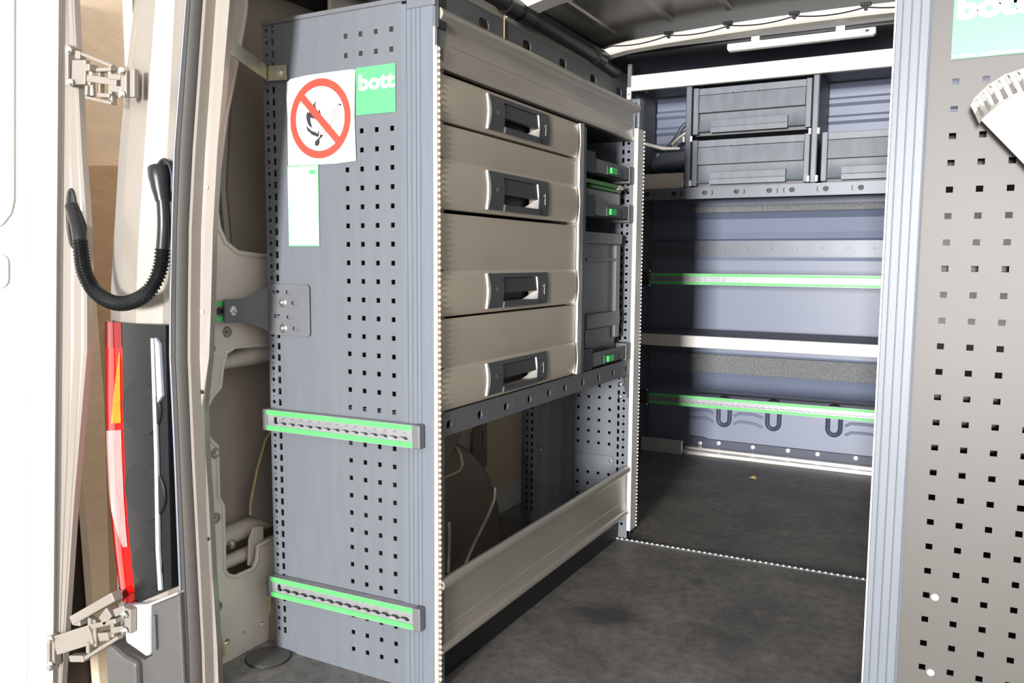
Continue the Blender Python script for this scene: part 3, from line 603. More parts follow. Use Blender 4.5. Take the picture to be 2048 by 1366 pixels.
obj('gusset_bolt', MB().dome((-0.03,1.098,0.465), (0,-1,0), 0.008, 0.006), 'chrome', LR)
obj('bottom_plate', MB().box(-0.055, -0.02, 1.098, 1.14, 0.0, 0.03), 'dark_grey', LR)
# pull-out trays with green latch
for (z0, z1) in ((1.136,1.176),(1.018,1.060),(0.592,0.634)):
    t = obj('slide_tray', MB().box(-0.40, 0.0, 0.730, 1.088, z0, z0+0.004).box(-0.004, 0.0, 0.790, 1.058, z0, z1).box(-0.40, -0.396, 0.730, 1.088, z0, z1), 'dark_grey', LR, bevel=0.001)
    obj('side_guide', MB().box(-0.40, 0.002, 0.726, 0.790, z0-0.002, z1+0.016), 'darker_grey', t, bevel=0.002)
    obj('side_guide', MB().box(-0.40, 0.003, 1.056, 1.094, z0-0.006, z1+0.006), 'dark_grey', t, bevel=0.003)
    obj('guide_slot', MB().box(0.003, 0.0036, 1.071, 1.080, z0+0.010, z1-0.006), 'black_plastic', t)
    cz = (z0+z1)/2-0.004
    obj('latch_housing', MB().box(0.0, 0.003, 0.875, 0.985, cz-0.013, cz+0.012), 'handle_grey', t, bevel=0.001)
    obj('latch', MB().box(0.003, 0.010, 0.892, 0.936, cz-0.009, cz+0.009), 'latch_green', t, bevel=0.002)
    obj('latch_tab', MB().box(0.003, 0.006, 0.940, 0.972, cz-0.009, cz+0.007), 'hook_grey', t, bevel=0.001)

# boxes kept in the column
b = thing('storage_case', 'small clear grey case with a green lid on the middle pull-out tray', 'case', (-0.2, 0.87, 1.022))
obj('body', MB().box(-0.38, -0.02, 0.795, 1.040, 1.022, 1.098), 'tray_clear', b, bevel=0.004)
obj('lid', MB().box(-0.385, -0.008, 0.735, 0.992, 1.108, 1.120).box(-0.38,-0.014,0.80,1.03,1.098,1.108), 'lid_green', b, bevel=0.003)
obj('lid_corner', MB().box(-0.06, -0.008, 0.994, 1.035, 1.106, 1.120), 'carton', b, bevel=0.003)
b = thing('storage_bin', 'tall dark grey plastic bin with slotted grip on the lowest pull-out tray', 'bin', (-0.2, 0.90, 0.597))
obj('body', MB().box(-0.39, -0.030, 0.792, 1.040, 0.597, 0.960), 'box_plastic', b, bevel=0.004)
obj('rim', MB().box(-0.395, -0.014, 0.732, 1.050, 0.944, 0.976), 'box_plastic', b, bevel=0.004)
obj('rib', MB().box(-0.03, -0.020, 0.792, 1.044, 0.894, 0.902), 'box_plastic', b, bevel=0.001)
obj('corner_edge', MB().box(-0.05, -0.018, 1.012, 1.046, 0.66, 0.944), 'box_plastic', b, bevel=0.004)
obj('front_panel', MB().box(-0.03, -0.016, 0.792, 1.046, 0.700, 0.742), 'box_plastic', b, bevel=0.003)
obj('grip_slot', MB().box(-0.029, -0.027, 0.80, 1.00, 0.652, 0.696), 'black_plastic', b)

# ================================================================== LASHING RAILS
def lashing_rail(name, L, label, loc, rot, group=None, lip=0.047, caps=(1, 1)):
    t = thing(name, label, 'rail', loc, 0, group); t.rotation_euler = rot
    h = lip/2; D = 0.018
    k = dict(world=False)
    body = MB().box(0.004, L-0.004, -0.004, 0, -h, h).box(0.004, L-0.004, -D, -0.004, h-0.004, h).box(0.004, L-0.004, -D, -0.004, -h, -h+0.004)
    obj('channel', body, 'track_alu', t, **k)
    obj('green_strip', MB().box(0.006, L-0.006, -D-0.0005, -D+0.003, h-0.0115, h-0.001), 'rail_green', t, bevel=0.0006, **k)
    obj('green_strip', MB().box(0.006, L-0.006, -D-0.0005, -D+0.003, -h+0.001, -h+0.0115), 'rail_green', t, bevel=0.0006, **k)
    # scalloped track opening
    n = max(2, int((L-0.02)/0.025)); x0 = (L-n*0.025)/2+0.0125; r = 0.0082; g = 0.0048; top = []
    a0 = math.asin(g/r)
    for i in range(n):
        cx = x0+0.025*i
        for j in range(7):
            a = math.pi-a0-(math.pi-2*a0)*j/6; top.append((cx+r*math.cos(a), r*math.sin(a)))
    loop = top+[(x, -z) for x, z in reversed(top)]
    obj('track', plate([(0.006,-0.0125),(L-0.006,-0.0125),(L-0.006,0.0125),(0.006,0.0125)], [loop], 'y', -D+0.002, 0.003), 'track_alu', t, **k)
    if caps[0]: obj('end_cap', MB().box(-0.006, 0.007, -D-0.002, 0, -h-0.001, h+0.001), 'dark_grey', t, bevel=0.003, **k)
    if caps[1]: obj('end_cap', MB().box(L-0.013, L+0.006, -D-0.002, 0, -h-0.001, h+0.001), 'dark_grey', t, bevel=0.003, **k)
    return t
lashing_rail('lashing_rail', 0.412, 'green striped aluminium lashing rail across the middle of the perforated rack end panel', (-0.444, -0.0025, 0.538), (0, -0.010, 0))
lashing_rail('lashing_rail', 0.410, 'green striped aluminium lashing rail near the foot of the perforated rack end panel', (-0.443, -0.0025, 0.155), (0, -0.020, 0))
lashing_rail('lashing_rail', 1.20, 'long green striped lashing rail above the white-edged shelf of the bulkhead rack', (-0.277, 2.095, 0.8205), (0, 0, 0))
lashing_rail('lashing_rail', 1.20, 'long green striped lashing rail below the white-edged shelf of the bulkhead rack', (-0.271, 2.095, 0.299), (0, -0.006, 0))
lashing_rail('lashing_rail', 0.075, 'short stub of green striped lashing rail bolted to the silver body side', (-0.489, -0.140, 0.783), (0, 0, math.pi/2), lip=0.045, caps=(1, 0))

# brackets
b = thing('mounting_bracket', 'dark grey slotted steel bracket tying the rack end panel to the body side', 'bracket', (-0.40, -0.02, 0.73))
slots = [rrect(-0.418,0.822,0.020,0.0075,0.0035,3), rrect(-0.378,0.822,0.022,0.0075,0.0035,3), rrect(-0.362,0.799,0.022,0.0075,0.0035,3), rrect(-0.415,0.769,0.020,0.0075,0.0035,3), rrect(-0.377,0.768,0.022,0.0075,0.0035,3), rrect(-0.360,0.744,0.022,0.0075,0.0035,3)]
bp_ = obj('plate', plate(rrect(-0.3825,0.7835,0.121,0.112,0.008), slots, 'y', -0.0055, 0.003), 'dark_grey', b, bevel=0.0006)
m = MB().add([(-0.442,-0.0055,0.832),(-0.442,-0.0055,0.735),(-0.462,-0.060,0.760),(-0.462,-0.060,0.806),(-0.442,-0.0025,0.832),(-0.442,-0.0025,0.735),(-0.4655,-0.060,0.760),(-0.4655,-0.060,0.806)],
    [(0,1,2,3),(7,6,5,4),(0,3,7,4),(1,5,6,2),(0,4,5,1),(3,2,6,7)])
obj('arm', m, 'dark_grey', b)
obj('foot', MB().box(-0.468, -0.462, -0.108, -0.058, 0.758, 0.808), 'dark_grey', b, bevel=0.002)
for (c, ax) in (((-0.397,-0.0055,0.799),(0,-1,0)), ((-0.397,-0.0055,0.743),(0,-1,0)), ((-0.462,-0.085,0.783),(1,0,0))):
    bo = obj('bolt', MB().dome(c, ax, 0.0105, 0.003, 14), 'chrome', b, smooth=True)
    cc = Vector(c)+Vector(ax)*0.002
    obj('bolt_head', MB().dome(cc, ax, 0.006, 0.006, 6), 'chrome', bo)
b = thing('strap_bracket', 'bent zinc plated strap holding the rack top to the rear pillar', 'bracket', (-0.40, -0.05, 1.28))
def strap(pts, hz, th):
    m = MB()
    rows = []
    for (x, y, zc) in pts: rows.append([(x, y, zc-hz), (x, y, zc+hz)])
    return m.loft(rows)
s_ = obj('strap', strap([(-0.345,-0.207,1.302),(-0.352,-0.19,1.301),(-0.428,-0.012,1.290),(-0.434,-0.006,1.289),(-0.372,-0.0055,1.286)], 0.0155, 0.003), 'zinc', b)
s_.modifiers.new('thick', 'SOLIDIFY').thickness = 0.003
bo = obj('bolt', MB().dome((-0.391,-0.0075,1.287), (0,-1,0), 0.0105, 0.003, 14), 'chrome', b, smooth=True)
obj('bolt_head', MB().dome((-0.391,-0.0095,1.287), (0,-1,0), 0.006, 0.006, 6), 'chrome', bo)

# ================================================================== SIGN AND STICKERS
sg = thing('fire_sign', 'white paper no open flame sign with red ring taped to rack end panel', 'sign', (-0.285, -0.003, 1.092))
obj('sheet', MB().prism(SIGN_EDGE, 'y', -0.0035, -0.0028), 'paper', sg)
cx, cz, ro, ri = -0.2855, 1.1845, 0.0815, 0.0655
m = MB(); n = 64
m.add([(cx+r*math.cos(2*math.pi*i/n), -0.0041, cz+r*math.sin(2*math.pi*i/n)) for r in (ro, ri) for i in range(n)], [(i, (i+1) % n, n+(i+1) % n, n+i) for i in range(n)])
m.bar(cx-0.048, cz+0.048, cx+0.048, cz-0.048, 0.016, -0.0044, -0.0041)
obj('red_ring', m, 'sign_red', sg)
def flat(poly, y): 
    return plate(poly, [], 'y', y, 0.0002)
obj('flame', flat(FLAME, -0.0039), 'sign_black', sg)
obj('flame', flat(FLAME_LOW, -0.0039), 'sign_black', sg)
obj('match_head', flat(MATCH_HEAD, -0.0039), 'sign_black', sg)
obj('match_tip', flat(MATCH_TIP, -0.0039), 'sign_black', sg)
m = MB()
for l in MATCH_LINES:
    for a, b_ in zip(l[:-1], l[1:]): m.bar(a[0], a[1], b_[0], b_[1], 0.0011, -0.0039, -0.0037)
obj('match_outline', m, 'sign_black', sg)
st = thing('green_sticker', 'green square bott sticker with pale lettering beside the no open flame sign', 'sticker', (-0.142, -0.002, 1.184))
obj('sheet', MB().prism([(-0.191,1.184),(-0.0935,1.184),(-0.0935,1.277),(-0.191,1.277)], 'y', -0.0022, -0.0018), 'bott_green', st)
me = text_mesh('bott', 0.0415, 0.0016); me.transform(Matrix.Rotation(math.pi/2, 4, 'X'))
w = max(v.co.x for v in me.vertices)-min(v.co.x for v in me.vertices); xm = min(v.co.x for v in me.vertices)
me.transform(Matrix.Translation((-0.184, -0.0024, 1.233)) @ Matrix.Scale(0.0895/w, 4, (1,0,0)) @ Matrix.Translation((-xm,0,0)))
obj('lettering', me, 'letter_white', st)
lb = thing('white_label', 'narrow white label with green border and tiny green square below the no open flame sign', 'label', (-0.336, -0.002, 0.922))
obj('border', MB().prism([(-0.3795,0.9215),(-0.2935,0.9215),(-0.2935,1.0915),(-0.3795,1.0915)], 'y', -0.0021, -0.0018), 'bott_green', lb)
obj('sheet', MB().prism([(-0.378,0.9235),(-0.295,0.9235),(-0.295,1.0895),(-0.378,1.0895)], 'y', -0.0025, -0.0021), 'paper', lb)
obj('square', MB().box(-0.318, -0.301, -0.0028, -0.0025, 1.0715, 1.0815), 'bott_green', lb)
obj('caption', MB().box(-0.316, -0.302, -0.0028, -0.0025, 1.0855, 1.0868), 'bott_green', lb)

# ================================================================== RIGHT RACK
RR = thing('van_rack', 'grey rack end panel with square holes facing the drawers across the aisle', 'rack', (1.0, 0.57, 0.0))
holes = [rect(0.880+0.038*c, 1.152-0.038*r, 0.0092, 0.0088) for c in range(9) for r in range(0, 29)]
obj('end_panel', plate([(0.842,0.0),(1.235,0.0),(1.235,1.396),(0.842,1.396)], holes, 'y', 0.012, 0.0025), 'panel_grey_right', RR)
gp = [(0.846,0.018),(0.846,0.009)]
for x in (0.843,0.831,0.819,0.807): gp += [(x+0.0010,0.008),(x+0.0004,0.0102),(x-0.0004,0.0102),(x-0.0010,0.008)]
gp += [(0.7995,0.008),(0.797,0.011),(0.797,0.04),(0.801,0.04),(0.801,0.018)]
obj('edge_profile', MB().prism(gp, 'z', 0.0, 1.40), 'profile_grey', RR)
obj('edge_trim', MB().box(0.7962, 0.7985, 0.008, 0.012, 0.0, 1.40), 'white_bar', RR)
obj('led_beads', led_strip((0.7975,0.022,0.02), (0.7975,0.022,1.36), 0.0022, 0.0115, (0,0,1), RR), 'led_bead', RR, smooth=True, kind='stuff')
for (z0, z1) in ((1.015,1.100),(0.870,0.905)): obj('shelf_board', MB().box(0.805, 1.235, 0.06, 1.10, z0, z1), 'darker_grey', RR)
for (z0, z1) in ((0.10,0.30),(0.305,0.50),(0.505,0.722)):
    d = obj('drawer', MB().box(0.803, 0.82, 0.06, 1.09, z0, z1), 'drawer_paint', RR, bevel=0.004)
    obj('drawer_body', MB().box(0.821, 1.225, 0.07, 1.08, z0+0.004, z1-0.004), 'darker_grey', d)
obj('far_panel', MB().box(0.80, 0.84, 1.11, 1.114, 0.0, 1.38).box(0.84, 1.235, 1.11, 1.114, 0.0, 0.72), 'dark_grey', RR)
for (z0, z1) in ((0.906,1.014),(0.723,0.869)): obj('hole_reflector', MB().box(0.845, 1.23, 0.75, 0.755, z0, z1), 'paper', RR)  # unseen white boards added to brighten the panel holes
obj('toe_kick', MB().box(0.83, 0.86, 0.05, 1.11, 0.0, 0.09), 'black_rubber', RR)
for zz in (0.391, 0.272): obj('screw', MB().dome((0.892,0.012,zz), (0,-1,0), 0.0055, 0.003, 12), 'bright_alu', RR, smooth=True)
st = thing('green_sticker', 'scuffed green square bott sticker with bold white letters above the white ridged bracket', 'sticker', (0.92, 0.01, 1.183))
obj('sheet', MB().prism([(0.8725,1.183),(0.970,1.183),(0.970,1.28),(0.8725,1.28)], 'y', 0.0095, 0.0100), 'bott_green', st)
me = text_mesh('bott', 0.0415, 0.0022); me.transform(Matrix.Rotation(math.pi/2, 4, 'X'))
me.transform(Matrix.Translation((0.8775, 0.0092, 1.2385)) @ Matrix.Scale(0.0895/w, 4, (1,0,0)) @ Matrix.Translation((-xm,0,0)))
obj('lettering', me, 'paper', st)
obj('border_line', MB().box(0.8745, 0.902, 0.0092, 0.0095, 1.1855, 1.1885).box(0.908, 0.968, 0.0092, 0.0095, 1.1855, 1.1885), 'paper', st)
br = thing('ridged_bracket', 'white rounded metal plate with a ridged shiny rim below the scuffed green sticker', 'bracket', (0.95, -0.03, 0.99))
obj('plate', MB().prism(BRACKET_R, 'y', -0.034, -0.028), 'paper', br, bevel=0.002)
obj('standoff', MB().box(0.955, 0.975, -0.028, 0.0115, 1.08, 1.11), 'zinc', br)
top = BRACKET_R[:6]
inn = [(p[0]+0.012+0.004*i*0.2, p[1]-0.026-0.001*i) for i, p in enumerate(top)]
rows = [[(o[0],-0.036,o[1]), ((o[0]+q[0])/2,-0.041,(o[1]+q[1])/2), (q[0],-0.036,q[1])] for o, q in zip(top, inn)]
obj('rim', MB().loft(rows), 'chrome', br, smooth=True)
for i in range(1, 6):
    a, q = top[i], inn[i]
    for f in (0.0, 0.5):
        if i == 5 and f: continue
        j = min(i+1, 5); a_ = (a[0]+(top[j][0]-a[0])*f, a[1]+(top[j][1]-a[1])*f); q_ = (q[0]+(inn[j][0]-q[0])*f, q[1]+(inn[j][1]-q[1])*f)
        L1 = lambda f_: (a_[0]+(q_[0]-a_[0])*f_, a_[1]+(q_[1]-a_[1])*f_)
        e0, e1, e2 = L1(0.12), L1(0.5), L1(0.9)
        obj('ridge', MB().tube([(e0[0],-0.036,e0[1]), (e1[0],-0.042,e1[1]), (e2[0],-0.037,e2[1])], 0.0035, 6), 'chrome', br, smooth=True)

# ================================================================== BULKHEAD RACK
BR = thing('bulkhead_rack', 'wide shelf rack standing across the bulkhead with white front bars and dark dividers', 'rack', (0.42, 2.27, 0.0))
obj('top_bar', MB().box(-0.383, 1.26, 2.085, 2.11, 1.621, 1.686), 'white_bar', BR, bevel=0.003)
obj('top_shelf', MB().box(-0.383, 1.26, 2.11, 2.44, 1.655, 1.662), 'dark_grey', BR)
obj('side_panel', MB().box(-0.400, -0.394, 2.12, 2.45, 0.0, 1.66), 'dark_grey', BR)
obj('front_upright', MB().box(-0.405, -0.386, 2.10, 2.125, 0.0, 1.74), 'dark_grey', BR, bevel=0.002)
up_ = plate([(-0.404,1.24),(-0.384,1.24),(-0.384,1.64),(-0.404,1.64)], [circ(-0.394, 1.26+0.025*i, 0.004, 8) for i in range(15)], 'y', 2.094, 0.004)
obj('perforated_strip', up_, 'bright_alu', BR)
for x in (-0.143, 0.362, 0.885):
    obj('divider', MB().box(x, x+0.024, 2.10, 2.125, 1.205, 1.621), 'hook_grey', BR, bevel=0.004)
    obj('divider_wall', MB().box(x+0.008, x+0.012, 2.125, 2.44, 1.205, 1.65), 'dark_grey', BR)
    for (dx) in (-0.006, 0.026):
        for zz in (1.222, 1.405):
            obj('bin_stop', MB().box(x+dx-0.005, x+dx+0.005, 2.098, 2.106, zz-0.012, zz+0.012), 'bright_alu', BR, bevel=0.001)
kh = []
for x, d in ((-0.30,1),(-0.181,1),(-0.048,1),(0.083,1),(0.214,1),(0.294,-1),(0.421,-1),(0.548,-1),(0.675,-1),(0.80,-1)):
    kh.append(circ(x-d*0.004, 1.181, 0.011, 12)); kh.append(arc_slot(x+d*0.002, 1.181, d))
obj('shelf_rail', plate([(-0.390,1.156),(1.26,1.156),(1.26,1.204),(-0.390,1.204)], kh, 'y', 2.098, 0.004), 'hook_grey', BR)
obj('shelf_board', MB().box(-0.390, 1.26, 2.102, 2.45, 1.188, 1.196), 'dark_grey', BR)
obj('keyhole_blackout', MB().box(-0.388, 1.26, 2.116, 2.119, 1.158, 1.188), 'darker_grey', BR)  # dark sheet added to keep light from passing through the keyholes
obj('shelf_edge', MB().box(-0.390, 1.26, 2.088, 2.112, 0.530, 0.580), 'white_bar', BR, bevel=0.003)
obj('shelf_board', MB().box(-0.390, 1.26, 2.112, 2.48, 0.560, 0.578), 'dark_grey', BR, bevel=0.002)
obj('rail_foot', MB().box(-0.392, -0.284, 2.10, 2.104, 0.79, 0.85), 'darker_grey', BR)
obj('rail_foot', MB().box(-0.392, -0.278, 2.10, 2.104, 0.27, 0.33), 'darker_grey', BR)
for zz in (0.79, 0.852, 0.267, 0.33): obj('screw', MB().dome((-0.284,2.10,zz), (0,-1,0), 0.005, 0.004, 8), 'bright_alu', BR)
def store_bin(x0, x1, z0, z1, label):
    t = thing('drawer_bin', label, 'bin', ((x0+x1)/2, 2.27, z0), 0, 'drawer bins on the bulkhead rack')
    y = 2.125; w = x1-x0; h = z1-z0
    obj('body', MB().box(x0+0.004, x1-0.004, y+0.026, 2.42, z0, z1-0.006), 'dark_grey', t)
    obj('side_edge', MB().box(x0, x0+0.022, y-0.010, y+0.02, z0+0.002, z1), 'bin_plastic', t, bevel=0.003)
    obj('side_edge', MB().box(x1-0.022, x1, y-0.010, y+0.02, z0+0.002, z1), 'bin_plastic', t, bevel=0.003)
    obj('top_edge', MB().box(x0+0.022, x1-0.022, y-0.002, y+0.015, z1-0.030, z1-0.002), 'bin_plastic', t, bevel=0.002)
    lab = obj('label_panel', MB().add([(x0+0.024,y-0.010,z1-0.102),(x1-0.024,y-0.010,z1-0.102),(x1-0.024,y-0.003,z1-0.032),(x0+0.024,y-0.003,z1-0.032),(x0+0.024,y+0.008,z1-0.102),(x1-0.024,y+0.008,z1-0.102),(x1-0.024,y+0.008,z1-0.032),(x0+0.024,y+0.008,z1-0.032)],
        [(0,1,2,3),(7,6,5,4),(0,4,5,1),(2,6,7,3),(1,5,6,2),(0,3,7,4)]), 'bin_plastic', t)
    for k in (-1, 0, 1): obj('notch', MB().box((x0+x1)/2-0.02+k*0.053-0.0015, (x0+x1)/2-0.02+k*0.053+0.0015, y-0.0112, y-0.002, z1-0.034, z1-0.028), 'black_plastic', lab)
    rows = []
    for i in range(7):
        a = math.pi/2*i/6; rows.append([(x0+0.022, y+0.020-0.026*(1-math.cos(a)), z1-0.104-(h-0.116)*math.sin(a)), (x1-0.022, y+0.020-0.026*(1-math.cos(a)), z1-0.104-(h-0.116)*math.sin(a))])
    sc = obj('scoop', MB().loft(rows), 'bin_plastic', t, smooth=True)
    gx0, gx1 = x0+0.078, x1-0.088
    rows = []
    for (yy, zz) in ((y-0.006,z0+0.058),(y-0.014,z0+0.056),(y-0.015,z0+0.030),(y-0.017,z0+0.026),(y-0.017,z0+0.006),(y,z0+0.006)): rows.append([(gx0,yy,zz),(gx1,yy,zz)])
    g = obj('grip', MB().loft(rows), 'bin_plastic', t); g.modifiers.new('thick', 'SOLIDIFY').thickness = 0.003
    obj('clip', MB().box(x1-0.135, x1-0.105, y-0.001, y+0.006, z0+0.094, z0+0.098), 'bright_alu', t)
    return t
store_bin(-0.116, 0.356, 1.421, 1.614, 'grey plastic drawer bin stacked above another bin under the white top bar')
store_bin(-0.116, 0.356, 1.209, 1.401, 'grey plastic drawer bin below another bin, standing on the keyhole shelf rail')
store_bin(0.400, 0.872, 1.209, 1.401, 'grey plastic drawer bin with an empty space above it, right of the divider')
tag(obj('carton_plate', MB().box(-0.375, -0.156, 2.14, 2.30, 1.198, 1.272), 'carton', bevel=0.003), 'low cream carton beside the bins on the keyhole shelf', 'box')
# moulded duct, cable and clamp in the left bay
dk = thing('cable_duct', 'dark moulded duct with clipped cable in the bay beside the bins', 'duct', (-0.27, 2.40, 1.198))
obj('duct', MB().tube([(-0.36,2.42,1.33),(-0.30,2.38,1.35),(-0.16,2.38,1.36)], [0.045,0.055,0.055], 14), 'hook_grey', dk, smooth=True)
obj('support', MB().box(-0.34, -0.18, 2.36, 2.46, 1.198, 1.30), 'dark_grey', dk, bevel=0.01)
obj('cable', MB().tube([(-0.30,2.34,1.40),(-0.26,2.33,1.44),(-0.22,2.33,1.50),(-0.17,2.34,1.53)], 0.010, 8), 'bulkhead_dark', dk, smooth=True)
obj('clamp', MB().tube([(-0.27,2.325,1.42),(-0.235,2.32,1.45),(-0.20,2.32,1.47)], 0.012, 8), 'aluminium', dk, smooth=True)
obj('bracket_arm', MB().prism([(-0.40,1.42),(-0.395,1.435),(-0.29,1.405),(-0.22,1.40),(-0.22,1.388),(-0.30,1.39)], 'y', 2.28, 2.33), 'aluminium', dk, bevel=0.002)

# ================================================================== LAMP, HOSES, ROOF FITTINGS
lx0, lz0, lx1, lz1 = LAMP_END[0], LAMP_END[2], LAMP_END[3], LAMP_END[5]
lp = thing('strip_lamp', 'slim white strip lamp clipped under the roof behind the white bow', 'lamp', ((lx0+lx1)/2, 1.985, 1.72))
obj('body', MB().box(lx0, lx1, 1.97, 2.0, lz1-0.004, lz0+0.012), 'white_metal', lp, bevel=0.004)
obj('diffuser', MB().box(lx0+0.005, lx1-0.005, 1.966, 1.995, lz1-0.010, lz1-0.003), 'white_bar', lp, bevel=0.003)
for x in (lx0+0.11, lx1-0.12): obj('clip', MB().box(x-0.016, x+0.016, 1.964, 2.002, lz0-0.008, lz0+0.028), 'bright_alu', lp, bevel=0.001)
obj('switch', MB().box(lx1-0.035, lx1-0.022, 1.966, 1.972, lz1+0.004, lz1+0.012), 'black_plastic', lp)
hs = thing('roof_hose', 'thick black hose with collars running along the roof edge above the drawers', 'hose', (-0.42, 1.2, 1.69))
obj('tube', MB().tube([(-0.425,-0.1,1.725),(-0.42,0.6,1.718),(-0.415,1.2,1.708),(-0.42,1.7,1.705),(-0.44,2.05,1.70)], 0.026, 12), 'black_rubber', hs, smooth=True)
for y in (1.06, 1.16, 1.80): obj('collar', MB().tube([(-0.418,y-0.035,1.709),(-0.416,y+0.035,1.708)], 0.032, 12), 'black_plastic', hs, smooth=True)
vt = thing('roof_vent', 'black round vent on an oval plate in the ceiling', 'vent', (0.35, 1.60, 1.77))
zc = zroof(0.35)
obj('plate', MB().prism([(0.35+0.085*math.cos(i*math.pi/12), 1.60+0.05*math.sin(i*math.pi/12)) for i in range(24)], 'z', zc-0.012, zc-0.002), 'roof_steel', vt, bevel=0.003)
obj('collar', MB().tube([(0.35,1.60,zc-0.012),(0.35,1.60,zc-0.03),(0.35,1.60,zc-0.05)], [0.036,0.034,0.030], 18), 'black_plastic', vt, smooth=True)
tw = tag(obj('cable_tie', MB().tube([(-0.446,1.075,1.685),(-0.444,1.07,1.60)], 0.002, 6), 'sealant'), 'thin pale cable tie hanging over the slotted rail above the drawers', 'tie')

# ================================================================== FLOOR BITS
fs = thing('floor_strip', 'beaded light strip lying across the dark floor of the aisle', 'light strip', (0.38, 1.095, 0.0))
a, b_ = Vector((-0.035,1.087,0.0015)), Vector((0.83,1.108,0.0015))
obj('base', MB().tube([a, b_], 0.004, 4), 'dark_grey', fs)
obj('beads', led_strip(a+Vector((0,0,0.003)), b_+Vector((0,0,0.003)), 0.0036, 0.0165, (1.0,0.02,0), fs), 'led_bead', fs, kind='stuff')
lf = MB(); lf.add([(0.172,2.06,0.002),(0.185,2.05,0.006),(0.208,2.062,0.002),(0.200,2.085,0.010),(0.184,2.09,0.003),(0.19,2.07,0.012)], [(0,1,5),(1,2,5),(2,3,5),(3,4,5),(4,0,5)])
tag(obj('dry_leaf', lf, 'leaf'), 'small dry yellow leaf on the dark floor before the bulkhead', 'leaf')
cp = thing('floor_cap', 'round grey cover set in the floor at the foot of the rack', 'cap', (-0.435, -0.045, 0.0))
obj('disc', MB().tube([(-0.425,-0.045,0.0),(-0.425,-0.045,0.0035),(-0.425,-0.045,0.0045)], [0.048,0.048,0.044], 32), 'bumper_grey', cp, smooth=True)
obj('ring', MB().tube([(-0.425+0.0495*math.cos(i*math.pi/16),-0.045+0.0495*math.sin(i*math.pi/16),0.001) for i in range(32)], 0.0018, 6, closed=True), 'black_rubber', cp)

# ================================================================== TAIL LIGHT
tl = thing('tail_light', 'tall red and clear tail lamp with black housing on the rear pillar', 'tail light', (-0.58, -0.23, 0.16))
NL = len(LENS_L)
def lens_at(t):
    f = t*(NL-1); i = min(int(f), NL-2); g = f-i
    return [Vector(LENS_L[i]).lerp(Vector(LENS_L[i+1]), g), Vector(LENS_R[i]).lerp(Vector(LENS_R[i+1]), g)]
def lens_patch(t0, t1, w0, w1, bulge, out=0.0, n=14):
    rows = []
    for j in range(n+1):
        t = t0+(t1-t0)*j/n; a, b_ = lens_at(t); a0 = w0(j/n) if callable(w0) else w0; a1 = w1(j/n) if callable(w1) else w1; row = []
        for i in range(7):
            f = a0+(a1-a0)*i/6; p = a.lerp(b_, f); k = math.sin(math.pi*f)*bulge+out; row.append((p.x-0.3*k, p.y-k, p.z))
        rows.append(row)
    return MB().loft(rows)
ln = obj('lens', lens_patch(0, 1, 0, 1, 0.016), 'lens_red', tl, smooth=True)
obj('clear_window', lens_patch(0.37, 0.74, lambda t: 0.42+0.9*max(0, t-0.45)**1.3, lambda t: 0.95, 0.016, 0.0015), 'lens_clear', tl, smooth=True)
obj('amber_reflector', lens_patch(0.15, 0.35, lambda t: 0.93-0.25*t, 0.95, 0.016, 0.0015), 'lens_amber', tl, smooth=True)
obj('dark_cap', lens_patch(0.0, 0.13, 0.0, 1.0, 0.016, 0.0012), 'lens_dark_red', tl, smooth=True)
obj('dark_cap', lens_patch(0.94, 1.0, 0.0, 1.0, 0.016, 0.0012), 'lens_dark_red', tl, smooth=True)
hz = [p[2] for p in LENS_R]
rows = []
for i in range(NL):
    p = LENS_R[i]; t = i/(NL-1); xr = -0.480-0.010*t; rz = p[2]+ (0.055*t)
    rows.append([(p[0],-0.205,p[2]), (p[0],-0.2455,p[2]), (p[0]*0.55+xr*0.45,-0.2500,p[2]*0.55+rz*0.45), (xr,-0.2440,rz), (xr,-0.205,rz)])
m = MB().loft(rows)
m.f.append(tuple(range(5))); m.f.append(tuple(range((NL-1)*5+4, (NL-1)*5-1, -1)))
obj('housing', m, 'black_plastic', tl, smooth=True)
for (za, zb) in ((0.66,0.52),(0.49,0.34),(0.31,0.20)):
    obj('bulb_cover', MB().tube([(-0.556,-0.2475,(za+zb)/2),(-0.556,-0.2505,(za+zb)/2),(-0.556,-0.2515,(za+zb)/2)], [(za-zb)*0.42,(za-zb)*0.40,0.001], 28), 'black_plastic', tl, smooth=True)
obj('metal_strip', MB().prism([(-0.5150,0.735),(-0.5065,0.735),(-0.5075,0.50),(-0.5130,0.30),(-0.5100,0.215),(-0.5200,0.212),(-0.5230,0.30),(-0.5170,0.50)], 'y', -0.2530, -0.2470), 'strip_grey', tl, bevel=0.001)
obj('foam_pad', MB().prism([(-0.504,0.737),(-0.492,0.725),(-0.489,0.620),(-0.503,0.605)], 'y', -0.2520, -0.2445), 'strip_grey', tl, bevel=0.001)
jp = tag(obj('jamb_plate', MB().prism(JAMB_PLATE, 'y', -0.266, -0.225), 'jamb_silver', bevel=0.006), 'bright silver corner plate under the tail lamp where the lower hinge bolts on', 'plate')
bpz = thing('bumper_corner', 'dark grey plastic bumper corner below the tail lamp', 'bumper', (-0.56, -0.24, -0.05))
obj('shell', MB().prism(BUMPER, 'y', -0.262, -0.215), 'bumper_grey', bpz, bevel=0.004)
obj('nose', MB().prism([(-0.665,0.068),(-0.648,0.077),(-0.605,0.060),(-0.565,0.055),(-0.562,-0.5),(-0.665,-0.5)], 'y', -0.278, -0.225), 'bumper_grey', bpz, bevel=0.008)
obj('top_ledge', MB().prism([(-0.533,0.181),(-0.445,0.224),(-0.445,0.229),(-0.533,0.186)], 'y', -0.266, -0.22), 'bright_alu', bpz)
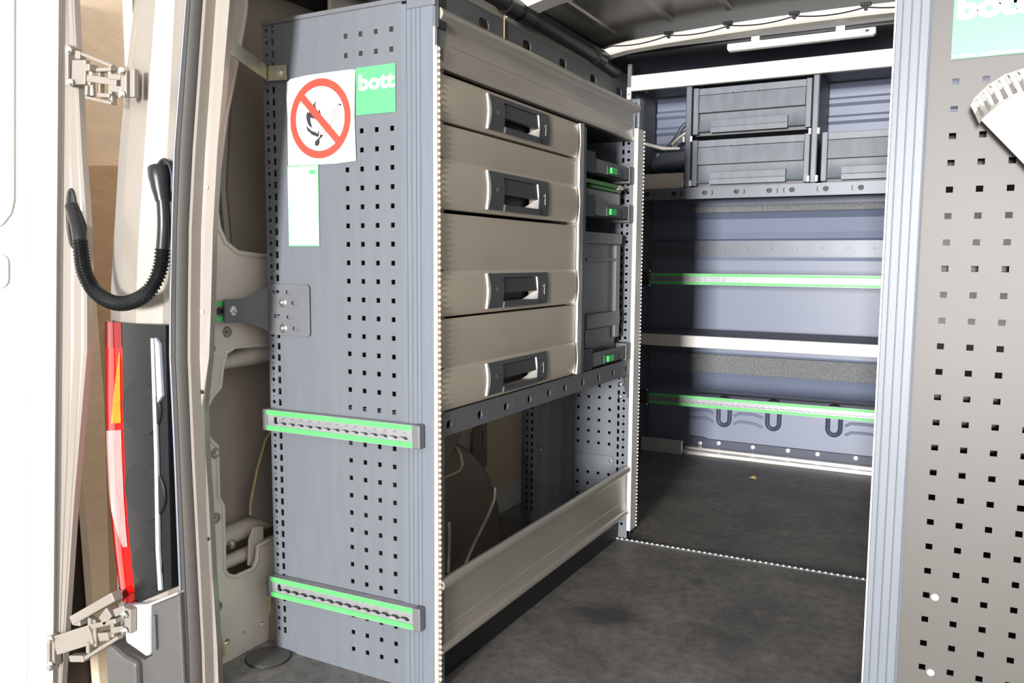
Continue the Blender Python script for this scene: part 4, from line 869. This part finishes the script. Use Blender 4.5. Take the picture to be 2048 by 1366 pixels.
obj('edge_flange', MB().box(-0.522, -0.514, -0.268, -0.26, 0.09, 0.165), 'bumper_grey', bpz, bevel=0.002)

# ================================================================== REAR DOOR
dr = thing('rear_door', 'open silver rear door with two hinges, overexposed inner panel', 'door', (-0.85, -0.5, -0.10))
dv = Vector((-0.643,-0.766)); nv = Vector((0.766,-0.643))
def p0x(z): return -0.739+(1.41-z)*(-0.135/1.485)-0.012*math.sin(math.pi*max(0,min(1,(1.41-z)/1.5)))*0
sec = [(0.0,-0.055),(0.0,-0.008),(0.003,-0.002),(0.010,0.0),(0.040,0.0),(0.044,-0.003),(0.052,-0.003),(0.056,0.0),(0.70,0.0),(0.70,-0.055)]
rows = []
for i in range(16):
    z = -0.30+2.0*i/15; ox = p0x(z); oy = -0.262
    rows.append([(ox+dv.x*s+nv.x*t, oy+dv.y*s+nv.y*t, z) for s, t in sec])
m = MB().loft(rows, closed=True); n = len(sec); m.f += [tuple(range(n)), tuple(range(15*n+n-1, 15*n-1, -1))]
obj('inner_panel', m, 'silver_door', dr)
def on_door(s, z, t): return (p0x(z)+dv.x*s+nv.x*t, -0.262+dv.y*s+nv.y*t, z)
def emboss(pts, t0, t1):
    n = len(pts); m = MB()
    m.add([on_door(s, z, t0) for s, z in pts]+[on_door(s, z, t1) for s, z in pts], [tuple(range(n)), tuple(range(2*n-1, n-1, -1))]+[(i, (i+1) % n, n+(i+1) % n, n+i) for i in range(n)])
    return m
obj('pressing', emboss(rrect(0.28, 1.22, 0.40, 0.56, 0.07), -0.002, 0.006), 'silver_door', dr, bevel=0.005)
obj('pressing', emboss(rrect(0.28, 0.865, 0.38, 0.075, 0.02), -0.002, 0.006), 'silver_door', dr, bevel=0.004)
obj('pressing', emboss(rrect(0.33, 0.30, 0.40, 0.70, 0.07), -0.002, 0.006), 'silver_door', dr, bevel=0.005)
obj('rubber_seal', MB().tube([(p0x(z)+0.006, -0.252, z) for z in [-0.3+0.1*i for i in range(21)]], 0.0085, 8), 'seal_rubber', dr, smooth=True)
P1 = [(1.7,-0.690),(1.41,-0.694),(1.11,-0.691),(0.96,-0.685),(0.70,-0.702),(0.37,-0.769),(-0.07,-0.846),(-0.30,-0.885)]
rows = []
for z, x in P1:
    a = p0x(z)+0.002; w = x-a
    rows.append([(a,-0.245,z),(a+0.02*0.5,-0.258,z),(a+0.45*w,-0.262,z),(a+0.50*w,-0.258,z),(a+0.55*w,-0.262,z),(a+0.80*w,-0.262,z),(a+0.84*w,-0.259,z),(a+0.88*w,-0.262,z),(x,-0.262,z),(x+0.001,-0.250,z)])
sk = obj('edge_flange', MB().loft(rows), 'silver_paint', dr); sk.modifiers.new('thick', 'SOLIDIFY').thickness = 0.003
def hinge(data, y0, dep, pins):
    m = MB()
    for i, (x0, z0, x1, z1, w) in enumerate(data):
        e = 0.002*(i % 3); m.bar(x0, z0, x1, z1, max(w, 0.004), y0-dep+e, y0+dep*0.6-e)
    h = obj('hinge', m, 'silver_paint', dr, bevel=0.002)
    for p in pins: obj('pin', MB().cyl((p[0], p[1], p[2]-p[3]), (p[0], p[1], p[2]+p[3]), 0.006, 10), 'zinc', h, smooth=True)
    for (x, z) in pins_b: obj('hinge_bolt', MB().dome((x, y0-dep, z), (0,-1,0), 0.008, 0.007), 'chrome', h)
    return h
pins_b = [(-0.689,1.306),(-0.689,1.243),(-0.532,1.250),(-0.534,1.206)]
hinge(HINGE_UP, -0.268, 0.012, [(-0.64,-0.268,1.245,0.03),(-0.582,-0.268,1.232,0.03)])
pins_b = [(-0.838,0.048),(-0.842,-0.012),(-0.582,0.160),(-0.584,0.125)]
hinge(HINGE_LOW, -0.272, 0.014, [(-0.70,-0.272,0.09,0.03),(-0.64,-0.272,0.125,0.03)])
# cable conduit
cd = thing('cable_conduit', 'black corrugated cable conduit drooping from the rear pillar to the open door', 'conduit', (-0.57, -0.27, 0.80))
def resample(pts, step):
    P = [Vector(p) for p in pts]; out = []
    # Catmull-Rom
    for i in range(len(P)-1):
        a, b_, c, d = P[max(i-1,0)], P[i], P[i+1], P[min(i+2,len(P)-1)]; k = max(2, int((c-b_).length/step))
        for j in range(k):
            t = j/k; out.append(0.5*((2*b_)+(c-a)*t+(2*a-5*b_+4*c-d)*t*t+(3*b_-a-3*c+d)*t**3))
    out.append(P[-1]); return out
R0 = resample(HOSE_CORR, 0.001); R = [R0[0]]; acc = 0.0
for q0, q1 in zip(R0[:-1], R0[1:]):
    d_ = (q1-q0).length
    while acc+d_ >= 0.0018*len(R): R.append(q0.lerp(q1, (0.0018*len(R)-acc)/d_))
    acc += d_
obj('corrugated_tube', MB().tube(R, [0.0132+0.0022*math.cos(2*math.pi*i/4.0) for i in range(len(R))], 14), 'black_plastic', cd, smooth=False)
obj('sleeve', MB().tube(resample(HOSE_UP, 0.01), 0.0125, 14), 'black_plastic', cd, smooth=True)
obj('boot', MB().tube(resample(BOOT_UP, 0.006), [0.0135,0.014,0.015,0.017,0.018,0.019,0.020,0.021,0.021,0.020,0.018,0.012][:len(resample(BOOT_UP, 0.006))], 14), 'black_plastic', cd, smooth=True)
obj('boot_flange', MB().tube([(-0.478+0.0225*math.cos(i*math.pi/12),-0.236,1.045+0.040*math.sin(i*math.pi/12)) for i in range(24)], 0.004, 8, closed=True).prism([(-0.478+0.0225*math.cos(i*math.pi/12),1.045+0.040*math.sin(i*math.pi/12)) for i in range(24)], 'y', -0.236, -0.222), 'black_rubber', cd, smooth=True)
obj('sleeve', MB().tube(resample(HOSE_DOOR, 0.006), 0.0135, 14), 'black_plastic', cd, smooth=True)
obj('boot_flange', MB().tube([(-0.730+0.014*math.cos(i*math.pi/12),-0.262,0.975+0.058*math.sin(i*math.pi/12)) for i in range(24)], 0.005, 8, closed=True).prism([(-0.730+0.014*math.cos(i*math.pi/12),0.975+0.058*math.sin(i*math.pi/12)) for i in range(24)], 'y', -0.264, -0.250), 'black_rubber', cd, smooth=True)
